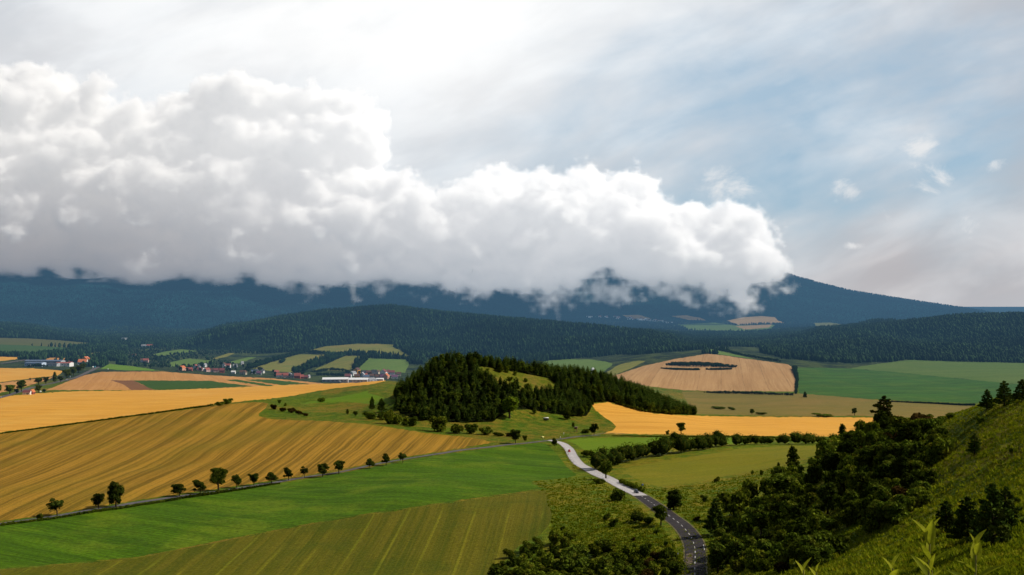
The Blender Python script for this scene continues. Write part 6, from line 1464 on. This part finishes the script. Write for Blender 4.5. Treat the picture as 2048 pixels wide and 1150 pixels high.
def car(p, rz, paintm, label, kind='hatch', name='car', cat='car', group=None):
    o = empty(name, p, rz); tag(o, label, cat, group)
    if kind == 'hatch':
        loft_body('body', [(-2.0,.74,.42,.92,.86),(-1.9,.82,.28,1.0,.9),(-1.2,.86,.24,1.02,.93),(.7,.86,.24,1.0,.93),(1.5,.84,.25,.90,.9),(1.95,.78,.3,.76,.86),(2.08,.66,.4,.66,.84)], paintm, o)
        loft_body('cabin', [(-1.86,.72,.98,1.02,.95),(-1.5,.74,.98,1.40,.84),(-.7,.75,.98,1.52,.80),(.1,.75,.98,1.50,.80),(.55,.74,.97,1.25,.84),(1.0,.72,.95,.99,.92)], GLASS, o)
        boxes('roof_panel', [(-.55,0,1.53,1.25,1.14,.05)], paintm, o)
        for s in (-1, 1):
            boxes('headlight', [(1.98,s*.55,.66,.12,.3,.14)], WHITE, o); boxes('tail_light', [(-1.98,s*.6,.80,.06,.2,.2)], RED, o); boxes('mirror', [(.62,s*.95,1.0,.12,.18,.13)], paintm, o)
            for x in (-1.25, 1.3): wheel(o, x, s*.76, .32, .2)
        boxes('bumper', [(2.06,0,.36,.1,1.2,.16)], BLACK, o)
    elif kind == 'van':
        loft_body('body', [(-2.6,.9,.4,1.9,.9),(-2.5,.95,.3,2.15,.9),(1.2,.95,.3,2.15,.9),(1.75,.95,.3,1.9,.86),(2.3,.93,.3,1.15,.88),(2.65,.85,.36,.95,.85)], paintm, o)
        for s in (-1, 1): boxes('window', [(1.25,s*.925,1.6,.9,.09,.5)], GLASS, o)
        boxes('windscreen', [(1.98,0,1.62,.12,1.4,.45)], GLASS, o)
        for s in (-1, 1):
            for x in (-1.6, 1.7): wheel(o, x, s*.84, .36, .22)
    elif kind == 'truck':
        boxes('cargo_box', [(-1.6,0,2.3,9.0,2.5,2.9)], paintm[0], o); boxes('cab', [(4.2,0,1.9,1.9,2.4,2.6)], paintm[1], o); boxes('windscreen', [(5.17,0,2.4,.08,2.1,.9)], GLASS, o); boxes('chassis', [(-.4,0,.75,10.6,1.1,.25)], BLACK, o)
        for s in (-1, 1):
            for x in (-4.8, -3.6, 3.9): wheel(o, x, s*1.05, .5, .32)
    elif kind == 'bus':
        loft_body('body', [(-5.9,1.18,.4,3.0,.92),(-5.8,1.25,.35,3.15,.93),(5.6,1.25,.35,3.15,.93),(5.9,1.15,.4,2.9,.9)], paintm, o)
        for s in (-1, 1):
            for i in range(6): boxes('window', [(-4.6+i*1.8,s*1.235,2.2,1.5,.06,.85)], GLASS, o)
            for x in (-3.6, 3.9): wheel(o, x, s*1.08, .5, .3)
        boxes('windscreen', [(5.93,0,2.0,.08,2.0,1.1)], GLASS, o)
    return o
def ground_pt(px, py, lift, ymin=0):
    p = at(px, py, ymin); p.z += lift; return p
def build_small():
    p1, p2 = ground_pt(1138.5, 904, .17), ground_pt(1272.5, 986.5, .17)
    d1 = (at(1146, 915)-at(1136, 897)).normalized(); d2 = (at(1290, 996)-at(1256, 978)).normalized()
    car(p1, math.atan2(d1.y, d1.x), col('car_red', (.62,.02,.025), rough=.25, spec=.6), 'bright red car driving on the pale road near the junction')
    car(p2, math.atan2(d2.y, d2.x), col('car_dark', (.02,.022,.035), rough=.25, spec=.6), 'dark car where the pale road turns to dark asphalt')
    # traffic on the left highway
    def dirn(x, y): a, b = at(x-8, y+4), at(x+8, y-4); return math.atan2(b.y-a.y, b.x-a.x)
    T = [(190,735.5,'bus',col('bus_teal', (.02,.28,.34)),'teal bus or truck on the left highway below the petrol station'),(186,736.2,'truck',(WHITE, WHITE),'white truck just left of the teal bus on the highway'),(188.5,731,'truck',(WHITE, col('cab_blue', (.05,.15,.4))),'white truck with blue cab queued on the highway, behind the teal bus'),
         (196,729.5,'truck',(WHITE, RED),'white truck with red cab queued on the highway, right of another'),(200,726,'van',WHITE,'white van highest up the highway queue'),(216,739.5,'van',WHITE,'white van parked at the edge of the bright green paddock'),
         (2,795.5,'hatch',col('car_silver', (.55,.56,.58), rough=.3),'silver car on the highway at the left picture edge'),(133,759.5,'hatch',WHITE,'white car under the dense highway trees'),(140.5,754.5,'hatch',WHITE,'white car right of another under the highway trees'),(126,756.5,'hatch',col('car_red', (.6,.02,.02)),'red car half hidden by the highway trees'),
         (81,785,'van',WHITE,'white van parked beside the red house tree'),(182,726,'hatch',WHITE,'white car parked at the petrol station, left of two'),(187,724.5,'hatch',col('car_silver', (.5,.5,.52)),'silver car parked at the petrol station, right of two')]
    for x, y, k, c, lab in T:
        p = ground_pt(x, y, .32); o = car(p, dirn(x, y), c, lab, k, {'bus':'bus','truck':'truck','van':'van','hatch':'car'}[k], {'bus':'bus','truck':'truck','van':'van','hatch':'car'}[k], 'traffic by the left highway')
    # beehive trailer on the meadow
    p = at(1092, 841); k = p.y/F; o = empty('trailer', p, .1); tag(o, 'white trailer with dark underside standing alone on the green meadow', 'trailer')
    W = 10*k
    loft_body('body', [(-W*.5,1.1,.7,2.0,.85),(-W*.46,1.2,.6,2.5,.85),(W*.46,1.2,.6,2.5,.85),(W*.5,1.1,.7,2.0,.85)], col('trailer_dark', (.05,.05,.05)), o)
    boxes('roof', [(0,0,2.55,W*1.02,2.6,.55)], WHITE, o); boxes('drawbar', [(W*.5+.6,0,.55,1.4,.12,.12)], METAL, o); boxes('window', [(-W*.15,-1.2,1.6,.8,.08,.5)], GLASS, o)
    for s in (-1, 1): wheel(o, 0, s*1.0, .4, .22)
    # hunting stand
    p = at(1151.5, 864.5); k = p.y/F; o = empty('hunting_stand', p, .2); tag(o, 'brown wooden hunting stand on posts beside the grey lane', 'hunting stand')
    H = 12*k; w = 2.5
    for sx in (-1, 1):
        for sy in (-1, 1): poly_obj('leg', *tube([(sx*w*.55,sy*w*.55,-.3),(sx*w*.42,sy*w*.42,H*.55)], [.12,.1], 6), WOOD, o)
    boxes('cabin', [(0,0,H*.70,w,w,H*.32)], WOOD, o); boxes('roof', [(0,0,H*.88,w*1.25,w*1.25,.18)], col('stand_roof', (.12,.07,.05)), o); boxes('window', [(0,-w/2-.03,H*.74,w*.6,.08,H*.09)], GLASS, o)
    boxes('ladder', [(-.3,-w*.62,H*.27,.08,.08,H*.56),(.3,-w*.62,H*.27,.08,.08,H*.56)]+[(0,-w*.62,H*.08*i+.3,.6,.06,.06) for i in range(6)], WOOD, o); boxes('brace', [(0,-w*.5,H*.3,w,.1,.12),(0,w*.5,H*.3,w,.1,.12)], WOOD, o)
    # road signs
    def sign(px, py, hpx, wpx, ph, c, label, name='road_sign'):
        p = at(px, py); k = p.y/F; o = empty(name, p); tag(o, label, 'road sign')
        for s in ((-1, 1) if wpx > 4 else (0,)): poly_obj('post', *tube([(s*wpx*k*.35,0,-.2),(s*wpx*k*.35,0,hpx*k)], [.05,.05], 6), METAL, o)
        boxes('panel', [(0,-.08,hpx*k-ph*k/2,wpx*k,.06,ph*k)], c, o)
    sign(1084.5, 879.5, 7, 6.2, 4.0, col('sign_yellow', (.80,.72,.22)), 'pale yellow direction board beside the lane left of the junction')
    sign(1120.8, 876.5, 3.5, 1.2, 2.6, WHITE, 'small white marker on the lane verge just above the junction')
    sign(1127.5, 870, 5, 1.0, 4, WHITE, 'thin white post on the meadow beyond the junction')
    sign(1285, 974, 6, 3, 3, col('sign_blue', (.03,.12,.50)), 'small blue sign on the bank above the dark car')
    sign(1355.5, 1113, 7, 2, 2.5, col('sign_grey', (.35,.38,.42)), 'small grey marker post in the verge left of the road bend')
    for i, (x, y) in enumerate(((1114.5, 883.5),(1116.5,884.8))):
        p = at(x, y); o = empty('marker_post', p); tag(o, f'white marker post where the pale road begins, {nth(i)} of two from the left', 'post'); boxes('post', [(0,0,.5,.22,.14,1.2)], WHITE, o); boxes('reflector', [(0,-.09,.85,.14,.05,.16)], RED, o)

# ------------------------------------------------------------------ leafy shoots close to the camera
def leaf_shape(L, W, curl, rng):
    """one pointed leaf along +x with a folded midrib"""
    V, Fc = [], []; n = 7
    for i in range(n):
        f = i/(n-1); w = W*math.sin(math.pi*min(1, f**.8))**.9*(1-.25*f); x = L*f; z = -curl*L*f*f
        V += [(x, -w*.5, z+w*.28), (x, -w*.25, z+w*.1), (x, 0, z), (x, w*.25, z+w*.1), (x, w*.5, z+w*.28)]
    for i in range(n-1):
        for j in range(4): a = i*5+j; Fc.append((a, a+5, a+6, a+1))
    return np.array(V), np.array(Fc)
def shoot_leaf_mat():
    t = N('shoot_leaf'); ti = t.n('ShaderNodeAttribute', None, 2, attribute_name='tint'); pos = t.n('ShaderNodeNewGeometry')
    col_ = t.mix(ti, (0.06, 0.09, 0.007), (0.40, 0.40, 0.035)); g = t.mr(t.noise(pos, 60, 3, .6), .2, .8, .75, 1.2)
    return finish(t, t.mix(1.0, col_, t.comb(g, g, g), 'MULTIPLY'), .5, None, .3, 0, .4)
def build_shoots():
    lm = shoot_leaf_mat(); sm = col('shoot_stem', (.22,.20,.03), haze=0)
    rng = np.random.default_rng(17)
    for px, py, Y, kx, lab in ((1843,1054,3.0,1.0,'tallest bright leafy shoot at the bottom edge, left of two big ones'),(1950,1075,3.1,.95,'leafy shoot with broad top leaves at the bottom edge, right of two big ones'),(1789,1120,2.9,.8,'low pale shoot just left of the tallest leafy shoot'),(1890,1124,2.9,.8,'low pale shoot tip between the two big leafy shoots'),(1636,1126,3.3,.7,'small yellowish shoot at the bottom edge, far left of the others'),(1655,1130,3.4,.6,'small yellowish shoot just right of the leftmost little shoot'),(1318,1142,3.6,.5,'yellow shoot tip at the bottom edge beside the road bend')):
        x = (px-1024)*Y/F; zt = ZC+(HZ-py)/F*Y; zb = float(ground(x, Y))
        o = empty('leafy_shoot', (x, Y, zb)); tag(o, lab, 'plant')
        H = zt-zb-.03; bend = rng.uniform(-.05, .05)
        path = [(bend*(f*f), .02*f, H*f) for f in np.linspace(0, 1, 9)]
        poly_obj('stem', *tube(path, list(np.linspace(.009, .0025, 9)), 8), sm, o, True)
        n = int(30*max(.6, kx))
        for i in range(n):
            f = 1-.5*(i/(n-1))**1.25; z = H*f; a = i*2.4+rng.uniform(-.3, .3)
            size = (.038+.025*min(1, i/5))*kx*rng.uniform(.8, 1.2); lift = math.radians(72-40*min(1, i/8)+rng.uniform(-14, 14))
            V, Fc = leaf_shape(size*1.7, size*.66, rng.uniform(.05, .35), rng)
            R = Matrix.Rotation(a, 3, 'Z') @ Matrix.Rotation(-lift, 3, 'Y')
            V = V @ np.array(R).T + np.array([bend*f*f, .02*f, z])
            tint = np.clip(1.05-.13*i+rng.normal()*.1, .05, 1)
            link('leaf', np_mesh('leaf', V, Fc, lm, smooth=True, attrs={'tint': np.full(len(V), tint)}), o)
def build_valley_trees():
    rng = np.random.default_rng(91)
    g = 'dark trees scattered through the valley village'
    zones = [(345,735,400,742,14),(398,728,470,745,22),(470,735,550,750,26),(548,746,625,757,16),(700,744,800,758,8),(250,705,345,738,40),(205,705,250,722,14),(1080,752,1210,756,5),(140,722,205,735,10),(60,706,140,712,4)]
    for x0, y0, x1, y1, n in zones:
        for _ in range(n):
            x, y = rng.uniform(x0, x1), rng.uniform(y0, y1)
            p = at(x, y, 1700)
            if any(inside(P, np.array([[x-1024, math.log(p.y)*300]]))[0] for P in FIELD_UV): continue
            h = rng.uniform(5.5, 11); plant('valley', 'broadleaf_tree', p, h, h*rng.uniform(.8, 1.15), 'dark rounded tree among the houses and slopes of the valley floor', 'tree', g)
build_village(); build_halls(); build_small(); build_shoots(); build_valley_trees()
